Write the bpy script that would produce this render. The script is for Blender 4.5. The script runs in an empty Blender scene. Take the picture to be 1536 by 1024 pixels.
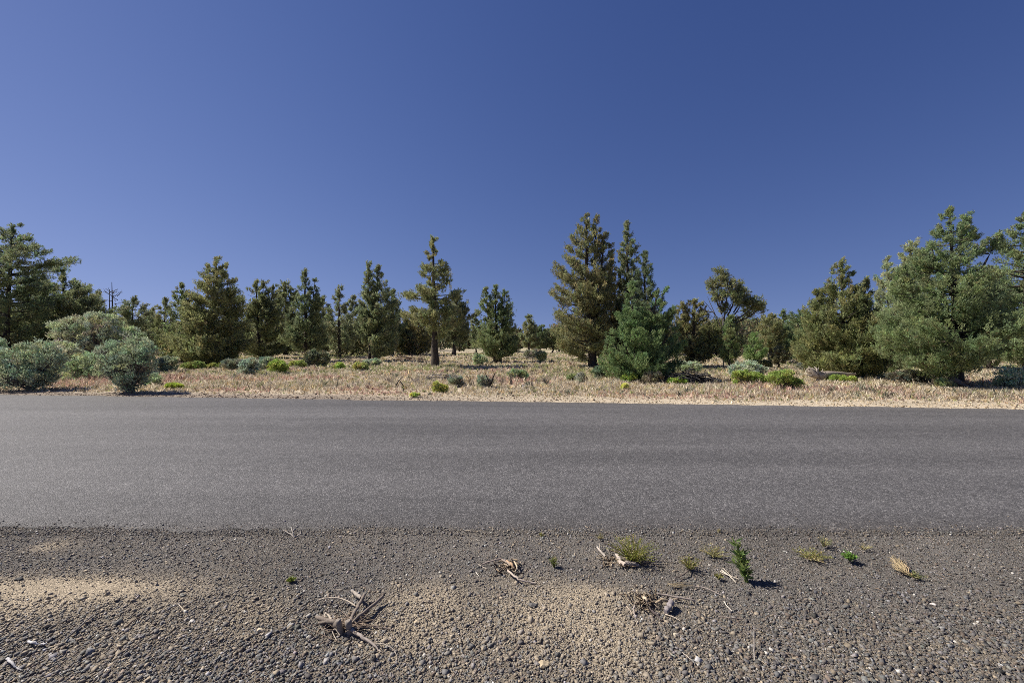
import bpy, math, zlib
import numpy as np
from mathutils import Vector

# ------------------------------------------------------------------ basics
scene = bpy.context.scene
COL = scene.collection
H, F, CX, CY = 1.6, 640.0, 768.0, 512.0          # eye height, focal length and centre in photo pixels
SUN_EL = math.radians(47)
SUN = np.array([-1.0, 0.20, 0.0]); SUN = SUN / np.linalg.norm(SUN) * math.cos(SUN_EL); SUN[2] = math.sin(SUN_EL)

def rng_of(s): return np.random.default_rng(zlib.crc32(s.encode()))
def nz(v):
    return v / np.maximum(np.linalg.norm(v, axis=-1, keepdims=True), 1e-9)
def hash2(i, j, seed):
    h = (i.astype(np.int64) * 374761393 + j.astype(np.int64) * 668265263 + seed * 1442695041) & 0xffffffff
    h = ((h ^ (h >> 13)) * 1274126177) & 0xffffffff
    return ((h ^ (h >> 16)) & 0xffff) / 65535.0
def vnoise(x, y, seed=0):
    x = np.asarray(x, float); y = np.asarray(y, float)
    i = np.floor(x); j = np.floor(y); u = x - i; v = y - j
    u = u*u*(3-2*u); v = v*v*(3-2*v)
    a = hash2(i, j, seed); b = hash2(i+1, j, seed); c = hash2(i, j+1, seed); d = hash2(i+1, j+1, seed)
    return (a*(1-u)+b*u)*(1-v) + (c*(1-u)+d*u)*v
def fbm(x, y, seed=0, o=4):
    t = 0; a = .5; n = 0
    for k in range(o):
        t = t + a*vnoise(x*2**k, y*2**k, seed+k*7); n += a; a *= .5
    return t/n
def sstep(a, b, x):
    t = np.clip((x-a)/(b-a), 0, 1); return t*t*(3-2*t)

def far_edge(x): return 11.25 - 0.1007*x
NEAR_EDGE = 3.60
def ground_z(x, y):
    """height of the ground beyond the road"""
    e = far_edge(x)
    up = sstep(0.02, 0.30, y-e)
    bump = (fbm(x*.45, y*.45, 3)-.5)*.16*sstep(.5, 4, y-e) + (fbm(x*2.2, y*2.2, 9, 3)-.5)*.05*sstep(.1, 1, y-e)
    return -0.035*(1-up) + up*.0 + bump*up
def G(px, py):
    """ground point met by the line of sight through a photo pixel"""
    Y = H*F/(py-CY); X = (px-CX)*Y/F
    z = float(ground_z(np.array(X), np.array(Y))) if Y > 9 else 0.0
    return np.array([X, Y, z])

# ------------------------------------------------------------------ mesh builder
class MB:
    def __init__(s): s.v = []; s.f = []; s.c = []; s.n = 0
    def add(s, v, f, c):
        v = np.asarray(v, float).reshape(-1, 3); f = np.asarray(f, int)
        c = np.broadcast_to(np.asarray(c, float), (len(f), 3))
        s.f.append(f + s.n); s.v.append(v); s.c.append(c); s.n += len(v)
    def build(s, name, mat, parent=None, loc=None, smooth=False):
        me = bpy.data.meshes.new(name)
        v = np.concatenate(s.v); loc = np.zeros(3) if loc is None else np.asarray(loc, float)
        v = v - loc
        me.vertices.add(len(v)); me.vertices.foreach_set('co', v.astype(np.float32).ravel())
        nf = sum(len(f) for f in s.f); loops = np.concatenate([f.ravel() for f in s.f])
        tot = np.concatenate([np.full(len(f), f.shape[1]) for f in s.f])
        st = np.concatenate([[0], np.cumsum(tot)[:-1]])
        me.loops.add(len(loops)); me.loops.foreach_set('vertex_index', loops.astype(np.int32))
        me.polygons.add(nf); me.polygons.foreach_set('loop_start', st.astype(np.int32))
        me.polygons.foreach_set('loop_total', tot.astype(np.int32))
        if smooth: me.polygons.foreach_set('use_smooth', np.ones(nf, bool))
        me.update(calc_edges=True)
        at = me.attributes.new('tint', 'FLOAT_COLOR', 'FACE')
        c = np.concatenate(s.c); c4 = np.ones((len(c), 4), np.float32); c4[:, :3] = np.clip(c, 0.002, 0.95)
        at.data.foreach_set('color', c4.ravel())
        me.materials.append(mat)
        o = bpy.data.objects.new(name, me); COL.objects.link(o)
        if parent is not None: o.parent = parent
        else: o.location = loc
        return o

def tube(mb, pts, rad, sides=6, col=(.2, .15, .1), wob=0.0, rng=None, cap=True):
    pts = np.asarray(pts, float); n = len(pts); rad = np.broadcast_to(np.asarray(rad, float), (n,))
    d = nz(np.gradient(pts, axis=0))
    up = np.where(np.abs(d[:, 2:3]) > .9, np.array([[1., 0, 0]]), np.array([[0, 0, 1.]]))
    a = nz(np.cross(d, up)); b = np.cross(d, a)
    th = np.arange(sides)*2*math.pi/sides
    r = rad[:, None]*np.ones(sides)
    if wob and rng is not None: r = r*(1+wob*rng.normal(size=(n, sides)))
    v = pts[:, None] + r[..., None]*(a[:, None]*np.cos(th)[None, :, None] + b[:, None]*np.sin(th)[None, :, None])
    i = np.arange(n-1)[:, None]*sides; k = np.arange(sides)[None]; k2 = (k+1) % sides
    f = np.stack([i+k, i+k2, i+sides+k2, i+sides+k], -1).reshape(-1, 4)
    mb.add(v, f, col)
    if cap:
        mb.add(v[0], np.arange(sides)[::-1][None], col); mb.add(v[-1], np.arange(sides)[None], col)

def bez(a, b, c, n=6):
    t = np.linspace(0, 1, n)[:, None]
    return (1-t)**2*a + 2*t*(1-t)*b + t*t*c

def blades(mb, p, d, L, W, col, rng, out=None, k=.75):
    n = len(p); L = np.broadcast_to(L, (n,))[:, None]; W = np.broadcast_to(W, (n,))[:, None]
    a = rng.normal(size=(n, 3)) if out is None else out+rng.normal(size=(n, 3))*k*.6     # leaves turn their flat side outwards
    s = nz(np.cross(d, a))
    v = np.stack([p, p+d*L*.45+s*W*.5, p+d*L, p+d*L*.45-s*W*.5], 1)
    mb.add(v, np.arange(4*n).reshape(n, 4), col)

def leaf_clumps(mb, C, R, bias, col, rng, nsprig, nblade, L, W, hue=.25, dead=0.03, spread=.75, deadcol=(.22, .155, .085), shell=.45, frond=0.0):
    """sprigs of small leaves gathered in clumps; C centres, R radii, bias the growing direction"""
    n = len(C); m = nsprig
    br = np.exp(rng.normal(size=(n, 1))*.10)
    cc = np.asarray(col)[None]*br*np.exp(rng.normal(size=(n, 3))*np.array([.16, .06, .16])*hue/.25)
    O2 = np.repeat(nz(bias*np.array([1, 1, .6])), m, 0); C2 = np.repeat(C, m, 0); R2 = np.repeat(R, m); b2 = np.repeat(bias, m, 0); c2 = np.repeat(cc, m, 0)
    u = nz(rng.normal(size=(n*m, 3))); rr = rng.uniform(shell, 1, n*m)
    if frond:                               # finger shaped sprays that follow the branch
        ax = nz(np.repeat(bias+rng.normal(size=(n, 3))*.35, m, 0)); al = (u*ax).sum(1, keepdims=True); tz = rng.uniform(-1, 1, (n*m, 1))
        P = C2+R2[:, None]*(ax*tz*frond+(u-ax*al)*rr[:, None]*.85*(1-.6*np.clip(tz, -.4, 1)))
    else: P = C2 + u*(R2*rr)[:, None]*np.array([1, 1, .8])
    D = nz(u*(.7 if not frond else .45) + b2*(.8 if not frond else 1.0) + rng.normal(size=(n*m, 3))*.3)
    c2 = c2*np.exp(rng.normal(size=(n*m, 1))*.24)
    dm = rng.random(n*m) < dead
    c2[dm] = np.asarray(deadcol)*np.exp(rng.normal(size=(dm.sum(), 1))*.2)
    k = nblade; O3 = np.repeat(nz(u+O2*.7), k, 0)
    P3 = np.repeat(P, k, 0); D3 = np.repeat(D, k, 0); c3 = np.repeat(c2, k, 0)
    q = len(P3)
    P3 = P3 + D3*(rng.random(q)*L*1.3)[:, None]
    D4 = nz(D3 + rng.normal(size=(q, 3))*spread*.6)
    blades(mb, P3, D4, L*rng.uniform(.7, 1.3, q), W*rng.uniform(.7, 1.3, q), c3*np.exp(rng.normal(size=(q, 1))*.1), rng, O3, 1.05 if frond else .75)

# ------------------------------------------------------------------ materials
def nodes_of(name):
    m = bpy.data.materials.new(name); m.use_nodes = True
    nt = m.node_tree; bs = nt.nodes['Principled BSDF']; return m, nt, bs
def attr(nt, name='tint'):
    a = nt.nodes.new('ShaderNodeAttribute'); a.attribute_name = name; return a
def node(nt, t, **kw):
    n = nt.nodes.new(t)
    for k, v in kw.items():
        if k in n.inputs: n.inputs[k].default_value = v
        else: setattr(n, k, v)
    return n
def mixc(nt, f, a, b, mode='MIX'):
    n = nt.nodes.new('ShaderNodeMix'); n.data_type = 'RGBA'; n.blend_type = mode
    for i, v in ((0, f), (6, a), (7, b)):
        if hasattr(v, 'is_output'): nt.links.new(v, n.inputs[i])
        else: n.inputs[i].default_value = v if i == 0 else (*v, 1)
    return n.outputs[2]
def ramp(nt, src, stops):
    r = nt.nodes.new('ShaderNodeValToRGB'); e = r.color_ramp.elements
    while len(e) < len(stops): e.new(.5)
    for k, (p, c) in enumerate(stops):
        e[k].position = p; e[k].color = (*c, 1) if not np.isscalar(c) else (c, c, c, 1)
    nt.links.new(src, r.inputs[0]); return r.outputs[0]

def leaf_mat(name, trans=.22, rough=.6, spec=.25):
    m, nt, bs = nodes_of(name); a = attr(nt)
    nt.links.new(a.outputs['Color'], bs.inputs['Base Color'])
    bs.inputs['Roughness'].default_value = rough; bs.inputs['Specular IOR Level'].default_value = spec
    t = nt.nodes.new('ShaderNodeBsdfTranslucent')
    nt.links.new(a.outputs['Color'], t.inputs['Color'])
    mx = nt.nodes.new('ShaderNodeMixShader'); mx.inputs[0].default_value = trans
    nt.links.new(bs.outputs[0], mx.inputs[1]); nt.links.new(t.outputs[0], mx.inputs[2])
    nt.links.new(mx.outputs[0], nt.nodes['Material Output'].inputs[0]); return m
def wood_mat(name, scale=12, stretch=.18, lo=.55, hi=1.35, bump=.5, dist=.02):
    m, nt, bs = nodes_of(name); a = attr(nt)
    tc = nt.nodes.new('ShaderNodeTexCoord'); mp = nt.nodes.new('ShaderNodeMapping')
    mp.inputs['Scale'].default_value = (1, 1, stretch); nt.links.new(tc.outputs['Object'], mp.inputs[0])
    n = node(nt, 'ShaderNodeTexNoise', Scale=scale, Detail=6.0, Roughness=.7); nt.links.new(mp.outputs[0], n.inputs['Vector'])
    r = ramp(nt, n.outputs['Fac'], [(.3, lo), (.7, hi)])
    nt.links.new(mixc(nt, 1.0, a.outputs['Color'], r, 'MULTIPLY'), bs.inputs['Base Color'])
    b = node(nt, 'ShaderNodeBump', Strength=bump, Distance=dist); nt.links.new(n.outputs['Fac'], b.inputs['Height'])
    nt.links.new(b.outputs[0], bs.inputs['Normal']); bs.inputs['Roughness'].default_value = .9
    bs.inputs['Specular IOR Level'].default_value = .15; return m
def stone_mat(name, scale=90):
    m, nt, bs = nodes_of(name); a = attr(nt)
    tc = nt.nodes.new('ShaderNodeTexCoord')
    n = node(nt, 'ShaderNodeTexNoise', Scale=scale, Detail=4.0, Roughness=.7); nt.links.new(tc.outputs['Object'], n.inputs['Vector'])
    r = ramp(nt, n.outputs['Fac'], [(.3, .7), (.7, 1.3)])
    nt.links.new(mixc(nt, 1.0, a.outputs['Color'], r, 'MULTIPLY'), bs.inputs['Base Color'])
    b = node(nt, 'ShaderNodeBump', Strength=.4, Distance=.004); nt.links.new(n.outputs['Fac'], b.inputs['Height'])
    nt.links.new(b.outputs[0], bs.inputs['Normal']); bs.inputs['Roughness'].default_value = .75
    bs.inputs['Specular IOR Level'].default_value = .3; return m

M_NEEDLE = leaf_mat('juniper_foliage', .44)
M_SAGE = leaf_mat('sagebrush_foliage', .32, .7, .2)
M_WEED = leaf_mat('weed_leaves', .35, .5, .3)
M_GRASS = leaf_mat('dry_grass', .3, .7, .2)
M_BARK = wood_mat('juniper_bark')
M_DEAD = wood_mat('weathered_wood', 30, .5, .65, 1.3, .4, .01)
M_TWIG = wood_mat('dry_twig', 160, .5, .65, 1.3, .5, .002)
M_STONE = stone_mat('gravel_stone')

# ------------------------------------------------------------------ things
def tag(o, label, cat, group=None):
    o['label'] = label; o['category'] = cat
    g = group or GROUPS.get(o.name.split('.')[0])
    if g: o['group'] = g
    return o
GROUPS = {'juniper_tree': 'junipers beyond the road', 'sagebrush': 'sagebrush plants on the far verge', 'rabbitbrush': 'rabbitbrush clumps on the far verge', 'dead_shrub': 'leafless dead shrubs in the grass',
          'branch_pile': 'heaps of dead branches', 'weed': 'low weeds on the near gravel', 'stick': 'loose sticks and twigs', 'stone': 'stray stones on the near gravel', 'dry_bush': 'dry bushes under the junipers'}
def thing(name, label, cat, loc, group=None):
    o = bpy.data.objects.new(name, None); COL.objects.link(o); o.location = loc; o.empty_display_size = .2
    return tag(o, label, cat, group)

OLIVE = (.090, .096, .040); GREEN = (.066, .098, .044); DARK = (.062, .073, .036); FOL = np.array([2.45, 2.4, 2.1])
BARKC = (.066, .055, .046)

def juniper(label, bx, by, leaders, col=OLIVE, dens=1.0, trunk=6.0, rise=.45, clump=.26, dead=.012, name='juniper_tree', lobes=None,
            bare=(), group=None, clear=None, lean=None, sq=1.0, nb=6, ns=14, blade=2.4, hide=False):
    """leaders: [(axis [(x,y)..] or None, profile [(y,xl,xr)..])] in photo pixels at the trunk's own distance"""
    rng = rng_of(label); base = G(bx, by); s = base[1]/F; col = np.array(col)*FOL; col = 1.32*(.80*col+.20*(col@np.array([.3, .6, .1]))*np.array([1.0, 1.0, .92]))
    def W(x, y, dy=0.0): return np.array([base[0]+(x-bx)*s, base[1]+dy, base[2]+(by-y)*s])
    tr = MB(); cr = MB(); Cs, Rs, Bs = [], [], []
    cl = clump*.56*(.7+.3*min(1.2, s/.045))
    for li, (axis, prof) in enumerate(leaders):
        prof = sorted(prof)
        if not clear and by-prof[-1][0] > 12 and li == 0:
            y_, a_, b_ = prof[-1]; prof.append((min(by-8, y_+11), a_+.12*(b_-a_), b_-.12*(b_-a_)))
        ys = np.array([p[0] for p in prof], float)
        xl = np.array([p[1] for p in prof], float); xr = np.array([p[2] for p in prof], float)
        top = ys[0]
        if axis is None: axis = [(bx, by), ((xl[0]+xr[0])/2, top)]
        axis = sorted(axis, key=lambda q: -q[1]); ax_y = np.array([a[1] for a in axis]); ax_x = np.array([a[0] for a in axis], float)
        dyoff = rng.normal()*.25 if li else 0.0
        def axis_at(y): return np.interp(-np.asarray(y, float), -ax_y, ax_x)
        yy = np.linspace(by+1, top+2, 14); hfr = np.linspace(0, 1, 14)
        P = np.stack([base[0]+(axis_at(yy)-bx)*s, base[1]+dyoff*hfr, base[2]+(by-yy)*s], 1)
        P[1:-1, :2] += rng.normal(size=(12, 2))*.02*s/.04
        rt = trunk*.76*s/2*(1 if li == 0 else .6)
        r = rt*(1-hfr)**.8+.012; r[0] *= 1.35; r[1] *= 1.08
        tube(tr, P, r, 9, BARKC, .10, rng)
        crown_h = ys[-1]-top
        wmean = (xr-xl).mean()
        nl = int(max(20, crown_h*.78*dens*(wmean/70)**.5 * (s/.042)**.6))
        ylim = np.linspace(ys[0], ys[-1], 60); wl = np.interp(ylim, ys, xr-xl)+6
        cdf = np.cumsum(wl); cdf /= cdf[-1]
        yt = np.interp((np.arange(nl)+rng.random(nl))/nl, cdf, ylim)
        az = np.arange(nl)*2.39996+rng.normal(size=nl)*.4
        for y, a in zip(yt, az):
            rl = axis_at(y)-np.interp(y, ys, xl); rr = np.interp(y, ys, xr)-axis_at(y)
            c = math.cos(a); rad = (rl*(1-c)/2+rr*(1+c)/2)
            rad = max(rad, 2.5)*s*(rng.uniform(.68, 1.02) if rng.random() < .8 else rng.uniform(.98, 1.18))
            rad = max(rad-cl*.55, .3*rad)
            h1 = (by-y)*s; h0 = max(h1-rad*rise*rng.uniform(.6, 1.3), .12*(by-ys[-1])*s+.05*h1)
            A = np.array([base[0]+(axis_at(by-h0/s)-bx)*s, base[1]+dyoff*h0/((by-top)*s), base[2]+h0])
            tip = np.array([base[0]+(axis_at(y)-bx)*s+rad*c, base[1]+rad*math.sin(a)*.95*sq, base[2]+h1])
            mid = A+(tip-A)*np.array([.55, .55, .22])+rng.normal(size=3)*.05*rad
            Q = bez(A, mid, tip, 7)
            rb = np.clip(.010+.020*rad*rng.uniform(.8, 1.2), .008, .07)
            tube(tr, Q, np.linspace(rb, .006, 7), 5, np.array(BARKC)*rng.uniform(.85, 1.5), .08, rng, False)
            nc = max(2, int(rad/(cl*.66)*rng.uniform(.9, 1.4)))
            t = np.sqrt(rng.uniform(.1, 1.0, nc)); t[0] = 1.0
            Bp = (1-t[:, None])**2*A+2*(t*(1-t))[:, None]*mid+(t*t)[:, None]*tip
            side = np.array([-math.sin(a), math.cos(a), 0])
            Bp += side*(rng.normal(size=nc)*.19*rad*t)[:, None] + np.array([0, 0, 1])*(rng.normal(size=nc)*.45*cl)[:, None]
            Rc = cl*rng.uniform(.55, 1.15, nc)*np.clip(rad/.9, .5, 1)
            Cs.append(Bp); Rs.append(Rc)
            Bs.append(np.repeat(np.array([[c*.55, math.sin(a)*.55, .95]]), nc, 0))
        # the leading shoot
        nt_ = max(4, int(crown_h*s*.22/(cl*.5)))
        u = rng.uniform(0, .22, nt_); u[:2] = (0.0, .04); yq = top+u*crown_h+.3*cl/s
        Cs.append(np.stack([base[0]+(axis_at(yq)-bx)*s+rng.normal(size=nt_)*.04, base[1]+dyoff+rng.normal(size=nt_)*.04, base[2]+(by-yq)*s], 1))
        Rs.append(cl*(.30+1.2*u)); Bs.append(np.repeat(np.array([[0, 0, 1.2]]), nt_, 0))
    for (lx, ly, rx, ry, *sx) in (lobes or ()):
        dy = (sx[0] if sx else 0)*s
        c0 = W(lx, ly, dy)
        A = W(1085+(lx-1085)*.45, ly+max(6, (505-ly)*.45)) if lean else W(bx, by-(by-ly)*.45)
        Q = bez(A, (A*np.array([.35, .35, .6])+c0*np.array([.65, .65, .4])), c0, 7)
        tube(tr, Q, np.linspace(.05, .02, 7)*s/.04*.9, 6, np.array(BARKC)*1.2, .1, rng, False)
        n = int(max(8, 1.6*dens*(rx*ry*s*s)/(cl*cl)*2.0))
        u = nz(rng.normal(size=(n, 3))); q = rng.uniform(.45, 1, n)[:, None]
        p = c0+u*q*np.array([rx*s, (rx+ry)/2*s*.9, ry*s])
        for k in range(0, n, 2):
            tube(tr, bez(c0-np.array([0, 0, ry*s*.5]), (c0+p[k])/2, p[k], 4), np.linspace(.025, .007, 4), 4, np.array(BARKC)*1.3, 0, None, False)
        Cs.append(p); Rs.append(cl*rng.uniform(.6, 1.1, n)); Bs.append(u*.6+np.array([0, 0, .6]))
    for pts in bare:
        Q = np.array([W(*p) for p in pts]); tube(tr, Q, np.linspace(.03, .008, len(Q))*s/.04, 5, (.22, .19, .165), .1, rng, False)
    C = np.concatenate(Cs); R = np.concatenate(Rs); B = np.concatenate(Bs)
    gap = vnoise(C[:, 0]*1.25+C[:, 1]*.4, C[:, 2]*1.5, int(bx)%97)*.6+vnoise(C[:, 0]*2.6+C[:, 1]*1.1+5, C[:, 2]*3.0, int(bx)%89)*.4
    hrel = np.clip((C[:, 2]-base[2])/(C[:, 2].max()-base[2]), 0, 1)
    keep = (C[:, 2]-base[2] > .12) & (gap > (.14 if dens >= 1.15 else .25 if dens >= 1 else .31)*np.clip((.97-hrel)/.12, 0, 1)+.03*hrel)
    C, R, B = C[keep], R[keep], B[keep]
    # every so often a whole side of the crown is thinner
    f = np.clip(s/.042, .45, 1.5)
    leaf_clumps(cr, C, R, B, col, rng, int(ns/max(.62, f**.9)*(1.0)), nb, max(.05, blade*s), max(.010, .66*s), dead=dead, frond=1.75, hue=.12)
    root = thing(name, label, 'tree', base, group)
    tr.build('trunk', M_BARK, root, base); cr.build('crown', M_NEEDLE, root, base)
    return root

SAGE = (.205, .245, .160); RABBIT = (.175, .215, .058); GREYB = (.20, .185, .155)

def shrub(label, bx, by, lobes, col=SAGE, name='sagebrush', cat='shrub', clump=.13, dens=1.0, stemc=(.17, .145, .12), up=1.1, ns=26, nb=9,
          blade=1.9, bw=.58, dead=.02, stem=.022, group=None, spread=.55, hue=.15):
    """lobes: [(cx, cy, rx, ry[, depth])] photo pixels at the plant's own distance"""
    rng = rng_of(label); base = G(bx, by); s = base[1]/F; col = np.array(col)*np.array([2.42, 2.42, 2.22])
    st = MB(); fo = MB(); Cs, Rs, Bs = [], [], []
    for (lx, ly, rx, ry, *dd) in lobes:
        dy = (dd[0] if dd else rng.normal()*.2*rx)*s
        c0 = np.array([base[0]+(lx-bx)*s, base[1]+dy, base[2]+(by-ly)*s])
        cl = min(clump, .45*min(rx, ry)*s)
        n = int(max(10, dens*4.2*(rx*ry*s*s)/(cl*cl)))
        u = nz(rng.normal(size=(n, 3))+np.array([0, 0, .35])); q = np.sqrt(rng.uniform(.30, 1, n))[:, None]
        q[rng.random(n) < .12] *= 1.12
        p = c0+u*q*np.array([rx*s, rx*s*.9, ry*s])-np.array([0, 0, cl*.4])
        ok = p[:, 2] > base[2]+.04
        p, u = p[ok], u[ok]
        j = c0*np.array([.55, .55, 0])+base*np.array([.45, .45, 0]); j[2] = base[2]+max(.08, (c0[2]-base[2])*.42)
        tube(st, bez(base-np.array([0, 0, .03])+rng.normal(size=3)*np.array([.04, .04, 0]), (base+j)/2+rng.normal(size=3)*.03, j, 5), np.linspace(stem*1.5, stem, 5), 6, stemc, .12, rng)
        for k in range(len(p)):
            if k % 2 and len(p) > 60: continue
            tube(st, bez(j+rng.normal(size=3)*.02, (j*.5+p[k]*.5)+rng.normal(size=3)*.03, p[k], 4), np.linspace(stem*.6, .004, 4), 4, np.array(stemc)*rng.uniform(.8, 1.4), 0, None, False)
        Cs.append(p); Rs.append(cl*rng.uniform(.6, 1.1, len(p))); Bs.append(u*.5+np.array([0, 0, up]))
    leaf_clumps(fo, np.concatenate(Cs), np.concatenate(Rs), np.concatenate(Bs), col, rng, ns, nb, max(.03, blade*s), max(.007, bw*s), hue=hue, dead=dead, spread=spread, shell=.3)
    root = thing(name, label, cat, base, group)
    st.build('stems', M_DEAD, root, base); fo.build('foliage', M_SAGE, root, base)
    return root

def twiggy(label, bx, by, w, h, n=9, col=(.16, .135, .115), name='dead_shrub', cat='dead shrub', r=.012, depth=2, lean=0.0, group=None, paths=()):
    """a leafless shrub: forked bare stems"""
    rng = rng_of(label); base = G(bx, by); s = base[1]/F; mb = MB()
    def grow(p, d, L, rad, lev):
        q = p+d*L; m = (p+q)/2+rng.normal(size=3)*L*.09
        tube(mb, bez(p, m, q, 4), np.linspace(rad, rad*.55, 4), 5, np.array(col)*rng.uniform(.75, 1.3), .08, rng, False)
        if lev > 0:
            for k in range(rng.integers(2, 4)):
                t = rng.uniform(.45, 1); st = (1-t)**2*p+2*t*(1-t)*m+t*t*q
                grow(st, nz(d+rng.normal(size=3)*.55+np.array([0, 0, .12])), L*rng.uniform(.45, .75), rad*.5, lev-1)
    for k in range(n):
        a = rng.uniform(0, 2*math.pi); t = rng.uniform(.15, 1)
        tip = np.array([w*s*.5*t*math.cos(a)+lean*s, w*s*.5*t*math.sin(a), h*s*rng.uniform(.6, 1.0)])
        L = np.linalg.norm(tip); grow(base+rng.normal(size=3)*np.array([.04, .04, 0]), tip/L, L*.62, r*rng.uniform(.6, 1.2), depth)
    for pts in paths:
        Q = np.array([[base[0]+(x-bx)*s, base[1]+rng.normal()*.03, base[2]+(by-y)*s] for x, y in pts])
        tube(mb, Q, np.linspace(r*2.4, r*.8, len(Q)), 6, np.array(col)*.55, .1, rng)
    return tag(mb.build(name, M_DEAD, None, base), label, cat, group)

def P3(px, py, h=0.0):
    """point at height h above the gravel on the line of sight"""
    Y = (H-h)*F/(py-CY); return np.array([(px-CX)*Y/F, Y, h])
def sticks(name, label, cat, paths, col=(.24, .20, .165), mat=None, group=None, parent=None, at=None):
    """paths: [( [(px,py,h)..], r0, r1[, colour] )] near the camera"""
    rng = rng_of(label or name+str(paths[0])); mb = MB()
    for pth in paths:
        pts = np.array([P3(*p) for p in pth[0]])
        if len(pts) > 2:                      # round the corners
            t = np.linspace(0, len(pts)-1, (len(pts)-1)*4+1)
            q = np.stack([np.interp(t, np.arange(len(pts)), pts[:, k]) for k in range(3)], 1)
            q[1:-1] = (q[:-2]+2*q[1:-1]+q[2:])/4; pts = q
        else:
            t = np.linspace(0, 1, 6)[:, None]; pts = pts[0]*(1-t)+pts[1]*t
        pts[1:-1] += rng.normal(size=(len(pts)-2, 3))*pth[1]*.25
        c = np.array(pth[3] if len(pth) > 3 else col)*rng.uniform(.85, 1.15)
        tube(mb, pts, np.linspace(pth[1], pth[2], len(pts)), 7, c, .12, rng)
    if parent is not None: return mb.build(name, mat or M_TWIG, parent, at)
    base = np.concatenate(mb.v); loc = np.array([base[:, 0].mean(), base[:, 1].mean(), 0])
    return tag(mb.build(name, mat or M_TWIG, None, loc), label, cat, group)

def litter(name, label, cat, branches, tangle, col):
    """a dead plant: each main branch a part, the fine broken bits one tangle"""
    c = P3(*branches[0][0][0][:2]); root = thing(name, label, cat, c)
    for b in branches: sticks('branch', None, None, [b], col, parent=root, at=c)
    if tangle: sticks('tangle', None, None, tangle, col, parent=root, at=c)
    return root

def ico():
    t = (1+5**.5)/2
    v = nz(np.array([(-1, t, 0), (1, t, 0), (-1, -t, 0), (1, -t, 0), (0, -1, t), (0, 1, t), (0, -1, -t), (0, 1, -t), (t, 0, -1), (t, 0, 1), (-t, 0, -1), (-t, 0, 1)], float))
    f = np.array([(0, 11, 5), (0, 5, 1), (0, 1, 7), (0, 7, 10), (0, 10, 11), (1, 5, 9), (5, 11, 4), (11, 10, 2), (10, 7, 6), (7, 1, 8), (3, 9, 4), (3, 4, 2), (3, 2, 6), (3, 6, 8), (3, 8, 9), (4, 9, 5), (2, 4, 11), (6, 2, 10), (8, 6, 7), (9, 8, 1)])
    return v, f
CUBE_V = np.array([(x, y, z) for x in (-1, 1) for y in (-1, 1) for z in (-1, 1)], float)*.72
CUBE_F = np.array([(0, 1, 3), (0, 3, 2), (4, 6, 7), (4, 7, 5), (0, 4, 5), (0, 5, 1), (2, 3, 7), (2, 7, 6), (0, 2, 6), (0, 6, 4), (1, 5, 7), (1, 7, 3)])
OCT_V = np.array([(1, 0, 0), (-1, 0, 0), (0, 1, 0), (0, -1, 0), (0, 0, 1), (0, 0, -1)], float)
OCT_F = np.array([(0, 2, 4), (2, 1, 4), (1, 3, 4), (3, 0, 4), (2, 0, 5), (1, 2, 5), (3, 1, 5), (0, 3, 5)])
def stones(mb, P, R, col, rng, fine=False, flat=.62):
    if not fine and len(P) > 400:              # crushed rock: half blocky chips, half many sided lumps
        h = rng.random(len(P)) < .62
        stones(mb, P[h], R[h], col[h], rng, 'chip', flat); stones(mb, P[~h][:399], R[~h][:399], col[~h][:399], rng, 'lump', flat); P, R, col = P[~h][399:], R[~h][399:], col[~h][399:]; fine = 'lump'
    V0, F0 = (OCT_V, OCT_F) if fine is True else (CUBE_V, CUBE_F) if fine == 'chip' else ico()
    n = len(P); k = len(V0)
    v = V0[None]*(1+rng.normal(size=(n, k, 1))*(.25 if fine is True else .16))+rng.normal(size=(n, k, 3))*(.26 if fine == 'chip' else .16)
    v = v*np.stack([rng.uniform(.8, 1.25, n), rng.uniform(.65, 1.0, n), flat*rng.uniform(.7, 1.3, n)], 1)[:, None]
    a = rng.uniform(0, 2*math.pi, n); ti = rng.normal(size=n)*.35; tj = rng.normal(size=n)*.35
    ca, sa = np.cos(a), np.sin(a); ci, si, cj, sj = np.cos(ti), np.sin(ti), np.cos(tj), np.sin(tj)
    x, y, z = v[..., 0], v[..., 1], v[..., 2]
    y, z = y*ci[:, None]-z*si[:, None], y*si[:, None]+z*ci[:, None]
    x, z = x*cj[:, None]-z*sj[:, None], x*sj[:, None]+z*cj[:, None]
    x, y = x*ca[:, None]-y*sa[:, None], x*sa[:, None]+y*ca[:, None]
    v = np.stack([x, y, z], -1)*R[:, None, None]+P[:, None]
    f = (F0[None]+(np.arange(n)*k)[:, None, None]).reshape(-1, 3)
    mb.add(v, f, np.repeat(col, len(F0), 0))

# ------------------------------------------------------------------ setting: ground, road, shoulder
def structure(o, kind='structure'): o['kind'] = kind; return o
def grid(xs, ys, zf):
    X, Y = np.meshgrid(xs, ys); Z = zf(X, Y)
    n, m = X.shape; i = np.arange(n-1)[:, None]*m; k = np.arange(m-1)[None]
    f = np.stack([i+k, i+k+1, i+m+k+1, i+m+k], -1).reshape(-1, 4)
    return np.stack([X, Y, Z], -1).reshape(-1, 3), f

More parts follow.
